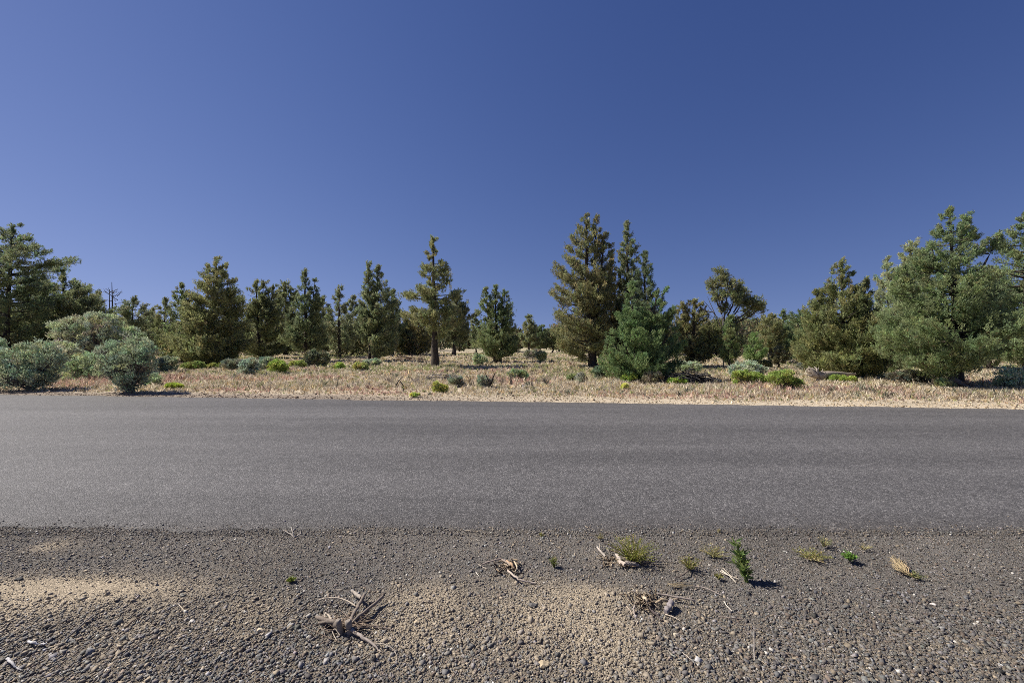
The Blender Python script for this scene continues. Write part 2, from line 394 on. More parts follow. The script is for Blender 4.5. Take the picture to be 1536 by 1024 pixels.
def grass_zone(x, y):
    """0 straw .. patches: returns (red, green, bare) weights on the verge"""
    d = y-far_edge(x)
    red = sstep(.50, .70, fbm(x*.22+3, y*.5, 21))*sstep(.6, 1.6, d)*(1-sstep(9, 16, d))
    green = sstep(.48, .66, fbm(x*.16+9, y*.3, 33))*sstep(5, 11, d)
    for px, py, rx, w in ((600, 553, 120, .9), (905, 557, 90, .9), (480, 549, 90, .6), (1060, 556, 40, .6), (800, 552, 60, .6)):
        g = G(px, py); green = np.maximum(green, w*np.exp(-((x-g[0])/(rx*g[1]/F))**2-((y-g[1])/3.2)**2)*sstep(.25, .5, fbm(x*.9, y*.9, 35)))
    bare = 1-sstep(.45, 1.5, d+(fbm(x*.7, y*.7, 41)-.5)*.9)
    return red, green, bare

def make_ground():
    a = np.sinh(np.linspace(-6.2, 6.2, 281))*7.0*.6
    ys = np.concatenate([np.linspace(-60, 8.5, 24), np.arange(8.6, 16, .09), np.arange(16, 40, .3), np.geomspace(40, 1400, 60)])
    v, f = grid(a, ys, lambda X, Y: np.where(Y < 9.0, -.035, ground_z(X, Y)))
    c = v[f].mean(1)
    red, green, bare = grass_zone(c[:, 0], c[:, 1])
    n = fbm(c[:, 0]*1.3, c[:, 1]*1.3, 5)[:, None]
    base = np.array([.43, .36, .26])*(.75+.5*n)
    col = base*(1-.25*red[:, None])+np.array([.08, .03, .02])*red[:, None]
    col = col*(1-.5*green[:, None])+np.array([.10, .11, .04])*green[:, None]
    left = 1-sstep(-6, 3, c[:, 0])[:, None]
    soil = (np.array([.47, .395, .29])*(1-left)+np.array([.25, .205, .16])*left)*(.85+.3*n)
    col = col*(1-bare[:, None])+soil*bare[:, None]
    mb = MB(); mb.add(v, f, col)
    m, nt, bs = nodes_of('dry_soil'); at = attr(nt); tc = nt.nodes.new('ShaderNodeTexCoord')
    n1 = node(nt, 'ShaderNodeTexNoise', Scale=9.0, Detail=8.0, Roughness=.75); nt.links.new(tc.outputs['Object'], n1.inputs['Vector'])
    r = ramp(nt, n1.outputs['Fac'], [(.3, .6), (.7, 1.35)])
    nt.links.new(mixc(nt, 1.0, at.outputs['Color'], r, 'MULTIPLY'), bs.inputs['Base Color'])
    b = node(nt, 'ShaderNodeBump', Strength=.6, Distance=.06); nt.links.new(n1.outputs['Fac'], b.inputs['Height'])
    nt.links.new(b.outputs[0], bs.inputs['Normal']); bs.inputs['Roughness'].default_value = .95; bs.inputs['Specular IOR Level'].default_value = .1
    structure(mb.build('ground', m, smooth=True))
make_ground()

def make_road():
    xs = np.arange(-70, 70.01, .06); xs = np.concatenate([np.linspace(-400, -71, 30), xs, np.linspace(71, 400, 30)])
    t = np.linspace(0, 1, 60)**1.25
    y0 = NEAR_EDGE+(fbm(xs*1.1, xs*0, 61)-.5)*.15+(fbm(xs*9, xs*0, 62)-.5)*.09
    y1 = far_edge(xs)+(fbm(xs*1.4, xs*0, 63)-.5)*.22+(vnoise(xs*9, xs*0, 64)-.5)*.06
    y1 = np.maximum(y1, y0+3)
    X = np.repeat(xs[None], len(t), 0); Y = y0[None]*(1-t[:, None])+y1[None]*t[:, None]
    Z = .011+.04*np.sin(t*math.pi)[:, None]**.8+0*X
    X = np.vstack([X[:1], X, X[-1:]]); Y = np.vstack([Y[:1]-.015, Y, Y[-1:]+.015]); Z = np.vstack([Z[:1]*0-.05, Z, Z[-1:]*0-.05])
    n, m = X.shape; i = np.arange(n-1)[:, None]*m; k = np.arange(m-1)[None]
    f = np.stack([i+k, i+k+1, i+m+k+1, i+m+k], -1).reshape(-1, 4)
    V = np.stack([X, Y, Z], -1); c = V.reshape(-1, 3)[f].mean(1); x, y = c[:, 0], c[:, 1]
    e = np.exp(-np.maximum(y-NEAR_EDGE-.02, 0)/.22)*(.6+.8*fbm(x*3, y*6, 65)); e2 = np.exp(-np.maximum(far_edge(x)-y, 0)/.25)*(.3+.8*fbm(x*1.5, y*3, 66))
    tint = .5*(1-e[:, None]*np.array([.15, .18, .22])+e2[:, None]*np.array([.30, .22, .10]))
    g = G(438, 641); tint = tint*(1+.45*np.exp(-((x-g[0])/.22)**2-((y-g[1])/.16)**2)*fbm(x*8, y*8, 67))[:, None]
    mb = MB(); mb.add(V, f, np.clip(tint, .05, .9))
    m_, nt, bs = nodes_of('chip_seal_asphalt'); tc = nt.nodes.new('ShaderNodeTexCoord')
    def vor(scale):
        v = node(nt, 'ShaderNodeTexVoronoi', Scale=scale); nt.links.new(tc.outputs['Object'], v.inputs['Vector']); return v
    def noi(scale, d=4.0, vec=None, rough=.6):
        v = node(nt, 'ShaderNodeTexNoise', Scale=scale, Detail=d, Roughness=rough); nt.links.new(vec or tc.outputs['Object'], v.inputs['Vector']); return v
    v1 = vor(95.0); v2 = vor(38.0)
    sep = nt.nodes.new('ShaderNodeSeparateColor'); nt.links.new(v1.outputs['Color'], sep.inputs[0])
    sep2 = nt.nodes.new('ShaderNodeSeparateColor'); nt.links.new(v2.outputs['Color'], sep2.inputs[0])
    c = ramp(nt, sep.outputs[0], [(0, (.058, .055, .054)), (.5, (.090, .086, .085)), (.85, (.128, .122, .120)), (1, (.21, .20, .195))])
    c2 = ramp(nt, sep2.outputs[0], [(0, .84), (.6, 1.0), (1, 1.18)])
    c = mixc(nt, 1.0, c, c2, 'MULTIPLY')
    mp = nt.nodes.new('ShaderNodeMapping'); mp.inputs['Scale'].default_value = (.05, .75, 1); mp.inputs['Rotation'].default_value = (0, 0, .05)
    nt.links.new(tc.outputs['Object'], mp.inputs[0])
    lane = noi(1.0, 3.0, mp.outputs[0]); r3 = ramp(nt, lane.outputs['Fac'], [(.34, .80), (.66, 1.17)])
    c = mixc(nt, 1.0, c, r3, 'MULTIPLY')
    big = noi(6.0, 6.0, None, .75); r4 = ramp(nt, big.outputs['Fac'], [(.3, .86), (.7, 1.14)])
    c = mixc(nt, 1.0, c, r4, 'MULTIPLY'); at = attr(nt); c = mixc(nt, 1.0, c, mixc(nt, 1.0, at.outputs['Color'], (2, 2, 2), 'MULTIPLY'), 'MULTIPLY'); nt.links.new(c, bs.inputs['Base Color'])
    b = node(nt, 'ShaderNodeBump', Strength=.8, Distance=.006); nt.links.new(v1.outputs['Distance'], b.inputs['Height']); b.invert = True
    nt.links.new(b.outputs[0], bs.inputs['Normal']); bs.inputs['Roughness'].default_value = .66; bs.inputs['Specular IOR Level'].default_value = .26
    structure(mb.build('road', m_))
make_road()

def ell(px, py, rx, ry, w):
    g = G(px, py); return (g[0], g[1], rx*g[1]/F, ry*g[1]**2/(H*F), w)
DIRT = [ell(*a) for a in ((95, 884, 185, 20, 1.2), (20, 912, 120, 34, .8), (210, 925, 60, 40, .35), (375, 918, 55, 35, .6), (640, 900, 70, 30, .85), (620, 950, 80, 36, .65), (850, 940, 120, 60, .5),
        (800, 925, 55, 32, .6), (890, 893, 60, 18, .8), (905, 935, 45, 35, .65), (74, 820, 26, 10, .7), (930, 990, 60, 40, .45), (1010, 905, 60, 18, .3), (790, 870, 60, 18, .35), (960, 845, 70, 12, .3))]
SMOOTH = [ell(100, 884, 165, 14, 1.15), ell(74, 820, 22, 8, .6), ell(890, 888, 45, 12, .5), ell(655, 893, 50, 12, .4)]
def blob(L, x, y):
    t = 0
    for cx, cy, rx, ry, w in L: t = t+w*np.exp(-((x-cx)/rx)**2-((y-cy)/ry)**2)
    return np.clip(t, 0, 1)
def shoulder_z(x, y):
    z = (fbm(x*2.3, y*2.3, 71)-.5)*.035+(fbm(x*11, y*11, 75, 3)-.5)*.012
    z = z+.012*blob(DIRT, x, y)
    return z*(1-.9*sstep(3.25, 3.6, y))-.004+.012*sstep(3.3, 3.62, y)-.03*sstep(3.66, 3.76, y)

def make_shoulder():
    xs = np.concatenate([np.linspace(-40, -6.2, 40), np.arange(-6, 6.001, .025), np.linspace(6.2, 40, 40)])
    ys = np.concatenate([np.linspace(-20, 1.5, 20), np.arange(1.52, 3.78, .018)])
    v, f = grid(xs, ys, shoulder_z)
    c = v[f].mean(1); x, y = c[:, 0], c[:, 1]
    d = np.clip(blob(DIRT, x, y)+.35*(fbm(x*3, y*3, 77)-.5), 0, 1)[:, None]
    g = fbm(x*1.2, y*1.2, 79)[:, None]
    tan = np.array([.37, .305, .22])*(.85+.3*g); grey = np.array([.140, .127, .113])*(.8+.4*g)
    near = (1-sstep(2.0, 2.9, y))[:, None]
    grey = grey*(1-.35*near)+np.array([.27, .215, .145])*.35*near
    col = grey*(1-d)+tan*d
    mb = MB(); mb.add(v, f, col)
    m, nt, bs = nodes_of('gritty_dirt'); at = attr(nt); tc = nt.nodes.new('ShaderNodeTexCoord')
    vo = node(nt, 'ShaderNodeTexVoronoi', Scale=150.0); nt.links.new(tc.outputs['Object'], vo.inputs['Vector'])
    sep = nt.nodes.new('ShaderNodeSeparateColor'); nt.links.new(vo.outputs['Color'], sep.inputs[0])
    n1 = node(nt, 'ShaderNodeTexNoise', Scale=60.0, Detail=8.0, Roughness=.75); nt.links.new(tc.outputs['Object'], n1.inputs['Vector'])
    cc = mixc(nt, 1.0, at.outputs['Color'], ramp(nt, sep.outputs[0], [(0, .62), (.7, 1.0), (1, 1.5)]), 'MULTIPLY')
    cc = mixc(nt, 1.0, cc, ramp(nt, n1.outputs['Fac'], [(.3, .75), (.7, 1.25)]), 'MULTIPLY'); nt.links.new(cc, bs.inputs['Base Color'])
    b = node(nt, 'ShaderNodeBump', Strength=.8, Distance=.006); nt.links.new(vo.outputs['Distance'], b.inputs['Height']); b.invert = True
    b2 = node(nt, 'ShaderNodeBump', Strength=.6, Distance=.01); nt.links.new(n1.outputs['Fac'], b2.inputs['Height']); nt.links.new(b.outputs[0], b2.inputs['Normal'])
    nt.links.new(b2.outputs[0], bs.inputs['Normal']); bs.inputs['Roughness'].default_value = .95; bs.inputs['Specular IOR Level'].default_value = .1
    structure(mb.build('gravel_shoulder', m, smooth=True))
make_shoulder()

def make_gravel():
    rng = np.random.default_rng(5); mb = MB()
    def scatter(n, y0, y1):
        y = np.sqrt(rng.uniform(y0*y0, y1*y1, n)); return rng.uniform(-1.42, 1.42, n)*y, y
    def colour(x, y, n, tanb):
        d = blob(DIRT, x, y); k = fbm(x*2, y*2, 83)
        grey = np.array([.128, .121, .115])*np.exp(rng.normal(size=(n, 1))*.45)*np.exp(rng.normal(size=(n, 3))*np.array([.05, .01, .05]))
        tan = np.array([.27, .22, .157])*np.exp(rng.normal(size=(n, 1))*.22)
        brn = np.array([.15, .114, .088])*np.exp(rng.normal(size=(n, 1))*.25)
        u = rng.random(n); pt = np.clip(tanb+.62*d+.5*(k-.5)-.08*sstep(.3, 2.2, x), .03, .9); pb = .16
        c = np.where((u < pt)[:, None], tan, np.where((u < pt+pb)[:, None], brn, grey))
        dust = np.clip(.13+.42*d+.25*(k-.5)+rng.normal(size=n)*.12, 0, .8)[:, None]; c = c*(1-dust)+np.array([.225, .200, .165])*(1+.35*d[:, None]*np.array([1.1, 1.02, .88]))*dust
        c = c*(1-.22*sstep(.3, 2.2, x))[:, None]
        w = rng.random(n) < .010; c[w] = np.array([.50, .47, .42])*rng.uniform(.7, 1.1, (w.sum(), 1)); return c
    # coarse stones towards the viewer
    n = 46000; x, y = scatter(n, 1.75, 3.1)
    pk = (1-sstep(2.15, 2.95, y+.35*(fbm(x*1.5, y*1.5, 85)-.5)))*(1-.95*blob(SMOOTH, x, y))*(1-.35*blob(DIRT, x, y))
    k = rng.random(n) < pk; x, y = x[k], y[k]; R = np.exp(rng.normal(size=len(x))*.40)*.0064; R = np.clip(R, .0036, .018)
    stones(mb, np.stack([x, y, shoulder_z(x, y)+R*.18], 1), R, colour(x, y, len(x), .16), rng)
    # mid size all over
    n = 30000; x, y = scatter(n, 1.75, 3.66)
    k = rng.random(n) < (.9-.25*sstep(2.4, 3.4, y))*(1-.95*blob(SMOOTH, x, y)); x, y = x[k], y[k]; R = np.clip(np.exp(rng.normal(size=len(x))*.35)*.0058, .003, .012)
    stones(mb, np.stack([x, y, shoulder_z(x, y)+R*.2], 1), R, colour(x, y, len(x), .12), rng)
    # grit
    n = 120000; x, y = scatter(n, 1.75, 3.72)
    k = rng.random(n) < (1-.9*blob(SMOOTH, x, y)); x, y = x[k], y[k]; R = np.clip(np.exp(rng.normal(size=len(x))*.3)*.0036, .002, .007)
    stones(mb, np.stack([x, y, shoulder_z(x, y)+R*.3], 1), R, colour(x, y, len(x), .10), rng, True)
    # a few loose chips on the asphalt edge
    n = 9000; x = rng.uniform(-5.5, 5.5, n); y = 3.50+np.abs(rng.normal(size=n))*.13; R = np.clip(np.exp(rng.normal(size=n)*.4)*.0045, .002, .012)
    stones(mb, np.stack([x, y, .010+.02*np.maximum(y-3.6, 0)+R*.3], 1), R, colour(x, y, n, .08), rng, True)
    structure(mb.build('gravel', M_STONE), 'stuff')
    tw = MB()                                                    # crumbs of dry twig and straw trodden into the gravel
    for k in range(520):
        y = math.sqrt(rng.uniform(1.8**2, 3.7**2)); x = rng.uniform(-1.4, 1.4)*y; l = rng.uniform(.008, .05)*rng.uniform(.5, 1); a = rng.uniform(0, 6.283); z = float(shoulder_z(np.array(x), np.array(y)))+.008
        d = np.array([math.cos(a), math.sin(a), rng.normal()*.15])*l
        c = ((.36, .30, .22), (.13, .10, .08), (.24, .18, .13), (.44, .40, .34))[rng.integers(4)]
        tube(tw, [np.array([x, y, z]), np.array([x, y, z+.003])+d*.5+rng.normal(size=3)*l*.06, np.array([x, y, z])+d], [.0015, .0018, .001], 4, c, 0, None, False)
    structure(tw.build('twig_litter', M_TWIG), 'stuff')
    # pebbles and crumbs along the far side of the road
    mb = MB(); n = 9000; x = rng.uniform(-22, 20, n); y = far_edge(x)+np.abs(rng.normal(size=n))*.62+.02
    R = np.clip(np.exp(rng.normal(size=n)*.5)*.012, .006, .05)
    left = (x < -2+rng.normal(size=n)*3)[:, None]
    c = np.where(left, np.array([.22, .16, .115]), np.array([.36, .28, .18]))*np.exp(rng.normal(size=(n, 1))*.35)
    stones(mb, np.stack([x, y, ground_z(x, y)+R*.25], 1), R, c, rng, True)
    structure(mb.build('roadside_pebbles', M_STONE), 'stuff')
make_gravel()

def make_grass():
    rng = np.random.default_rng(11); mb = MB()
    def sow(n, y0, y1, hmin, hmax, per, wpx, lean, accept, tint=None):
        y = np.exp(rng.uniform(math.log(y0), math.log(y1), n)); x = rng.uniform(-1.42, 1.42, n)*y
        d = y-far_edge(x); red, green, bare = grass_zone(x, y)
        k = (d > .25) & (rng.random(n) < accept(x, y, d, bare)*(.25+.75*sstep(.32, .5, fbm(x*.55, y*.8, 101)*.6+fbm(x*1.8, y*2.2, 103)*.4))); x, y, d, red, green = x[k], y[k], d[k], red[k], green[k]; m = len(x)
        straw = np.array([.67, .585, .45])*np.exp(rng.normal(size=(m, 1))*.18)
        gold = np.array([.60, .475, .28]); redc = np.array([.58, .40, .32]); grn = np.array([.37, .39, .18])
        g = rng.random((m, 1)); straw = np.where(g < .2, gold*np.exp(rng.normal(size=(m, 1))*.15), straw)
        c = np.where(rng.random((m, 1)) < .6*red[:, None], redc*np.exp(rng.normal(size=(m, 1))*.15), straw)
        c = np.where(rng.random((m, 1)) < .70*green[:, None]+.10, grn*np.exp(rng.normal(size=(m, 1))*.2), c)
        if tint is not None: c = np.asarray(tint)*np.exp(rng.normal(size=(m, 1))*.25)
        hh = rng.uniform(hmin, hmax, m)*(.55+.9*fbm(x*.6, y*.6, 51))*(.25+.75*sstep(.3, 3.0, d))
        X = np.repeat(x, per); Y = np.repeat(y, per); hh = np.repeat(hh, per)*rng.uniform(.6, 1.2, m*per); c = np.repeat(c, per, 0); q = m*per
        rad = .5*hh; X = X+rng.normal(size=q)*.35*rad; Y = Y+rng.normal(size=q)*.35*rad
        p = np.stack([X, Y, ground_z(X, Y)-.01], 1)
        dv = nz(np.stack([rng.normal(size=q)*lean+.1, rng.normal(size=q)*lean, np.ones(q)], 1))
        s = nz(np.stack([rng.normal(size=q), rng.normal(size=q)*.5, np.zeros(q)], 1)); w = (np.repeat(y, per)/F*wpx)[:, None]*.5
        bend = np.stack([rng.normal(size=q), rng.normal(size=q), -.4*np.ones(q)], 1)*.22
        mid = p+dv*hh[:, None]*.55; tip = p+dv*hh[:, None]+bend*hh[:, None]
        v = np.stack([p-s*w*.7, p+s*w*.7, mid+s*w*.6, tip, mid-s*w*.6], 1)
        mb.add(v, np.arange(5*q).reshape(q, 5), c*np.exp(rng.normal(size=(q, 1))*.12))
    sow(100000, 10.2, 60, .07, .22, 7, 1.1, .24, lambda x, y, d, b: .95*(1-b))
    sow(12000, 10.2, 34, .14, .32, 8, .9, .14, lambda x, y, d, b: (1-b)*sstep(.45, .65, fbm(x*.8, y*.8, 91)))
    sow(9000, 10.0, 16, .04, .12, 6, .9, .8, lambda x, y, d, b: .35*b+.2)
    sow(1500, 10.6, 60, .14, .34, 26, 1.0, .30, lambda x, y, d, b: (1-b)*sstep(.5, .62, fbm(x*.4, y*.4, 95)), (.26, .265, .19))
    sow(1600, 10.6, 60, .10, .26, 22, 1.0, .22, lambda x, y, d, b: (1-b)*sstep(.5, .62, fbm(x*.5, y*.4, 97)), (.26, .225, .175))
    structure(mb.build('dry_grass', M_GRASS), 'stuff')
make_grass()

# ------------------------------------------------------------------ junipers, left to right
J = juniper
J('tall dark juniper cut by the left edge, long branch reaching right above the sagebrush', 10, 552,
  [([(10, 552), (12, 440), (20, 338)], [(338, 12, 30), (352, -10, 48), (368, -30, 62), (384, -45, 90), (398, -55, 70), (415, -60, 62), (440, -60, 66), (470, -60, 60), (500, -60, 62), (515, -40, 50)])],
  (.068, .086, .042), .55, 12, rise=.3)
J('broad rounded juniper behind the tallest grey sagebrush, right of the edge tree', 96, 547,
  [([(100, 547), (95, 413)], [(413, 90, 100), (424, 74, 112), (440, 52, 136), (462, 36, 150), (488, 26, 154), (512, 24, 150), (526, 40, 140)])], (.075, .088, .042), 1.1, 8)
J('small pointed dark juniper just left of the bare snag', 146, 543, [(None, [(440, 143, 149), (455, 136, 155), (480, 124, 166), (508, 118, 170), (528, 124, 164)])], DARK, 1.0, 5)
J('sparse round topped juniper with sky showing through, just right of the bare snag', 203, 538,
  [([(196, 538), (200, 449)], [(449, 188, 208), (462, 178, 222), (480, 172, 232), (505, 172, 236), (524, 182, 228)])], (.075, .088, .045), .7, 5)
J('low faint juniper left of the twin pointed junipers', 228, 533, [(None, [(465, 222, 234), (480, 214, 242), (505, 208, 248), (524, 214, 244)])], (.09, .095, .05), .8, 4)
J('slim pointed juniper leaning on the left flank of a bigger cone', 247, 538, [(None, [(449, 245, 251), (462, 239, 256), (485, 234, 264), (512, 230, 268), (528, 236, 262)])], (.078, .090, .036), 1.0, 4)
J('dark cone shaped juniper left of the big oval juniper', 272, 545,
  [([(275, 545), (272, 427)], [(427, 269, 275), (442, 262, 284), (462, 256, 292), (488, 246, 300), (515, 240, 308), (534, 246, 302)])], (.074, .090, .036), 1.1, 7)
J('big oval topped juniper with low sweeping branches, above the round sagebrush', 318, 549,
  [([(318, 549), (322, 470), (324, 388)], [(388, 318, 331), (400, 306, 340), (416, 302, 346), (432, 288, 357), (450, 284, 358), (472, 274, 360), (500, 266, 364), (524, 262, 366), (540, 282, 352)])], (.088, .094, .038), 1.15, 9, rise=.35)
J('wide dark juniper with three ragged tips, left of the blunt topped juniper', 392, 538,
  [([(392, 538), (383, 422)], [(422, 380, 387), (440, 366, 396), (465, 360, 408), (495, 356, 424), (522, 362, 422)]),
   ([(392, 538), (398, 424)], [(424, 394, 402), (440, 386, 410), (470, 372, 424)]),
   ([(392, 538), (410, 430)], [(430, 406, 414), (450, 398, 424), (480, 388, 428)])], (.074, .084, .036), 1.0, 8)
J('round headed juniper squeezed between a wide dark one and the blunt topped one', 429, 533, [(None, [(425, 421, 434), (438, 416, 441), (460, 410, 446), (490, 406, 448), (518, 412, 444)])], (.080, .090, .036), 1.0, 6)
J('blunt topped juniper with a knob crown and bare lower trunk, behind the dull green bush', 460, 543,
  [([(460, 543), (457, 408)], [(408, 453, 462), (422, 451, 463), (440, 444, 470), (465, 438, 480), (490, 426, 488), (512, 428, 490), (524, 440, 480)]),
   ([(462, 543), (470, 420)], [(420, 467, 473), (435, 461, 479), (460, 452, 484)])], (.066, .082, .038), 1.05, 8, rise=.35, clear=True)
J('low bushy juniper filling the gap right of the blunt topped one', 486, 535, [(None, [(447, 480, 489), (462, 474, 496), (485, 470, 500), (510, 470, 502), (526, 476, 496)])], (.090, .098, .050), .9, 4)
J('thin see-through juniper with a dark straight trunk, left of the twin spires', 509, 537,
  [([(509, 537), (508, 431)], [(431, 502, 514), (446, 497, 520), (462, 492, 522), (485, 484, 528), (508, 480, 534), (522, 488, 530)])], (.085, .096, .050), .72, 7, clear=True)
J('small rounded juniper tucked behind the left side of the twin spires', 529, 533, [(None, [(446, 524, 533), (460, 518, 540), (485, 514, 546), (512, 514, 548), (525, 520, 542)])], (.088, .098, .050), .9, 4)
J('juniper with two sharp spires and two trunks side by side', 561, 543,
  [([(563, 543), (565, 470), (567, 400)], [(400, 564, 570), (415, 559, 576), (432, 555, 582), (455, 548, 594), (480, 548, 600), (505, 548, 602), (520, 556, 598)]),
   ([(555, 543), (555, 470), (554, 396)], [(396, 552, 556), (412, 548, 560), (432, 541, 566), (455, 535, 568), (485, 534, 570), (512, 538, 570)])], (.080, .094, .046), 1.1, 9)
J('dark juniper at the right shoulder of the twin spires', 589, 534, [(None, [(437, 585, 593), (450, 580, 598), (470, 574, 604), (500, 572, 608), (522, 578, 604)])], (.064, .078, .036), 1.0, 5)
J('low olive juniper seen under the long left limbs of the lone open tree', 618, 533, [(None, [(468, 610, 626), (482, 598, 640), (502, 590, 648), (520, 594, 646)])], (.115, .108, .046), 1.0, 5)
J('lone juniper with tall clear trunk and layered limbs, left of the centre', 652, 551,
  [([(652, 551), (651, 460), (649, 357)], [(357, 647, 652), (368, 641, 660), (376, 634, 661), (390, 640, 662), (402, 624, 676), (410, 613, 678), (420, 640, 676), (430, 636, 680), (441, 599, 688), (448, 606, 690), (455, 640, 684), (466, 602, 690), (482, 614, 700), (496, 640, 694), (506, 644, 672)])],
  (.088, .096, .042), .72, 13, rise=.10, clump=.24, clear=True)
J('dark flat shaded juniper half hidden behind the right side of the lone open tree', 681, 533,
  [([(681, 533), (685, 438)], [(438, 681, 690), (452, 674, 700), (470, 668, 706), (492, 664, 708), (510, 668, 704)])], (.060, .070, .036), 1.1, 7, clear=True)
J('tiny distant juniper left of the triple topped juniper', 714, 530, [(None, [(472, 710, 717), (486, 705, 722), (508, 702, 726), (522, 706, 722)])], (.075, .088, .044), .9, 3)
J('triple topped bushy juniper standing alone right of the centre gap', 747, 544,
  [([(745, 544), (743, 430)], [(430, 741, 746), (446, 736, 752), (470, 728, 764), (495, 716, 774), (516, 710, 780), (532, 724, 770)]),
   ([(742, 544), (728, 434)], [(434, 724, 732), (448, 720, 738), (472, 716, 744)]),
   ([(750, 544), (757, 436)], [(436, 754, 760), (450, 750, 766), (475, 744, 774)])], (.070, .090, .038), 1.15, 7)
J('small distant juniper with a pale pointed top in the middle gap', 793, 529, [(None, [(475, 790, 797), (488, 784, 804), (505, 780, 808), (521, 784, 806)])], (.085, .095, .048), 1.0, 4)
J('dark low distant juniper right of the pale pointed one', 811, 528, [(None, [(490, 806, 816), (500, 801, 820), (515, 799, 823), (523, 803, 820)])], (.050, .068, .030), 1.0, 3)
J('small dark juniper glimpsed behind the left branches of the tall twin topped tree', 829, 529, [(None, [(496, 824, 834), (506, 818, 842), (521, 818, 842)])], (.06, .072, .032), 1.0, 3)
J('tallest juniper, olive brown with twin tops and a leaning dark trunk', 888, 551,
  [([(890, 551), (884, 500), (881, 420), (879, 325)], [(325, 875, 884), (340, 864, 892), (352, 856, 898), (372, 851, 900), (392, 842, 905), (408, 833, 912), (426, 836, 915), (441, 818, 918), (452, 826, 918), (468, 834, 915), (486, 822, 912), (504, 828, 910), (522, 836, 912), (534, 850, 904)]),
   ([(888, 551), (890, 430), (894, 327)], [(327, 890, 898), (345, 886, 902), (380, 880, 912)]),
   ([(890, 551), (900, 440), (908, 350)], [(350, 903, 912), (368, 896, 920), (395, 890, 924), (430, 886, 926), (470, 884, 924)])], (.088, .090, .040), .8, 15, dead=.03, rise=.4, clear=True)
J('brownish upright juniper in the notch between the tallest tree and the sharp spire', 917, 549, [(None, [(386, 912, 920), (405, 908, 926), (440, 904, 930), (480, 900, 934), (515, 902, 932), (532, 906, 928)])], (.100, .090, .040), 1.0, 7, dead=.05)
J('juniper ending in one sharp tall spire behind the dense green juniper', 941, 549,
  [([(942, 549), (940, 334)], [(334, 938, 942), (348, 934, 947), (366, 930, 955), (382, 927, 958), (402, 926, 958), (430, 924, 962), (470, 918, 966), (510, 916, 968), (530, 922, 962)])], (.078, .092, .048), 1.15, 10, dead=.02)
J('dark juniper right of the sharp spire with a lower pointed top', 966, 553,
  [([(968, 553), (967, 379)], [(379, 964, 971), (394, 957, 977), (412, 954, 980), (436, 950, 985), (470, 944, 996), (510, 942, 1008), (536, 950, 1004)])], (.052, .072, .040), 1.15, 9)
J('dense bright green juniper down to the grass, in front of the spires', 955, 572,
  [([(955, 572), (948, 440)], [(424, 944, 953), (440, 936, 964), (462, 928, 974), (486, 916, 984), (512, 909, 996), (540, 904, 1010), (558, 908, 1008), (568, 922, 990)]),
   ([(962, 572), (985, 440)], [(436, 992, 1002), (452, 976, 1000), (470, 968, 1008), (490, 962, 1016)]),
   ([(962, 572), (1000, 500)], [(468, 1008, 1020), (482, 1000, 1014), (505, 990, 1022), (530, 984, 1028), (552, 978, 1026)])],
  (.060, .094, .034), 1.0, 9, rise=.6, clump=.24)
J('dull rounded juniper with a brown flank, left of the crooked open juniper', 1040, 551,
  [([(1040, 551), (1041, 452)], [(452, 1032, 1048), (466, 1022, 1058), (485, 1018, 1066), (510, 1014, 1072), (532, 1020, 1066)]),
   ([(1038, 551), (1021, 456)], [(456, 1017, 1025), (470, 1013, 1030), (500, 1012, 1040)])], (.098, .096, .040), 1.05, 7, dead=.05)
J('crooked open juniper with lumpy crown, bare dead limbs and a leaning trunk', 1085, 553, [], (.085, .094, .040), 1.3, 9, clump=.24,
  lobes=[(1081, 414, 9, 11), (1073, 428, 9, 9, 8), (1089, 427, 9, 9, -8), (1079, 444, 11, 9), (1106, 433, 10, 9), (1119, 438, 9, 9, 10), (1098, 447, 9, 8, -10), (1113, 452, 12, 8), (1131, 455, 12, 9, -6), (1143, 461, 8, 9, 8), (1127, 468, 10, 6, 10), (1088, 462, 7, 8, 4), (1068, 500, 12, 14, 10), (1084, 492, 10, 14, 14), (1104, 488, 10, 14, 12), (1110, 512, 12, 14, 14), (1060, 524, 14, 14, 14), (1078, 524, 12, 14, 10), (1100, 530, 12, 12, 10)],
  lean=lambda lx, ly: (1084+(lx-1084)*.15, 500-(512-ly)*.12) if ly < 490 else (1085, 535),
  bare=[[(1085, 553), (1086, 520), (1084, 490), (1083, 465), (1081, 430)], [(1084, 495), (1074, 474), (1062, 458), (1055, 450)], [(1074, 474), (1066, 456), (1061, 444)], [(1070, 468), (1060, 466), (1052, 462)],
        [(1086, 500), (1108, 494), (1128, 482), (1141, 474)], [(1108, 494), (1122, 494), (1134, 490)], [(1100, 496), (1116, 500), (1127, 498)], [(1085, 488), (1100, 470), (1122, 462)], [(1084, 478), (1094, 460), (1104, 445)], [(1086, 515), (1100, 505), (1120, 488), (1136, 484)]])
J('narrow upright young juniper in front of the crooked open juniper', 1095, 555, [(None, [(476, 1092, 1098), (490, 1086, 1104), (512, 1082, 1112), (532, 1082, 1112), (546, 1086, 1106)])], (.070, .094, .036), 1.2, 6)
J('small bright green cone shaped juniper right of the crooked open juniper', 1131, 547, [(None, [(501, 1128, 1134), (514, 1120, 1142), (530, 1114, 1150), (542, 1120, 1146)])], (.070, .112, .034), 1.2, 4)
J('round olive juniper beyond the small bright green cone', 1155, 545, [(None, [(474, 1145, 1165), (486, 1137, 1174), (505, 1136, 1178), (525, 1140, 1176), (536, 1144, 1172)])], (.096, .100, .044), 1.1, 6)
J('spiky topped juniper between the round olive one and the broad dark one', 1176, 543, [(None, [(468, 1173, 1178), (480, 1166, 1184), (498, 1160, 1192), (520, 1158, 1196), (534, 1164, 1190)])], (.068, .092, .040), 1.0, 5)
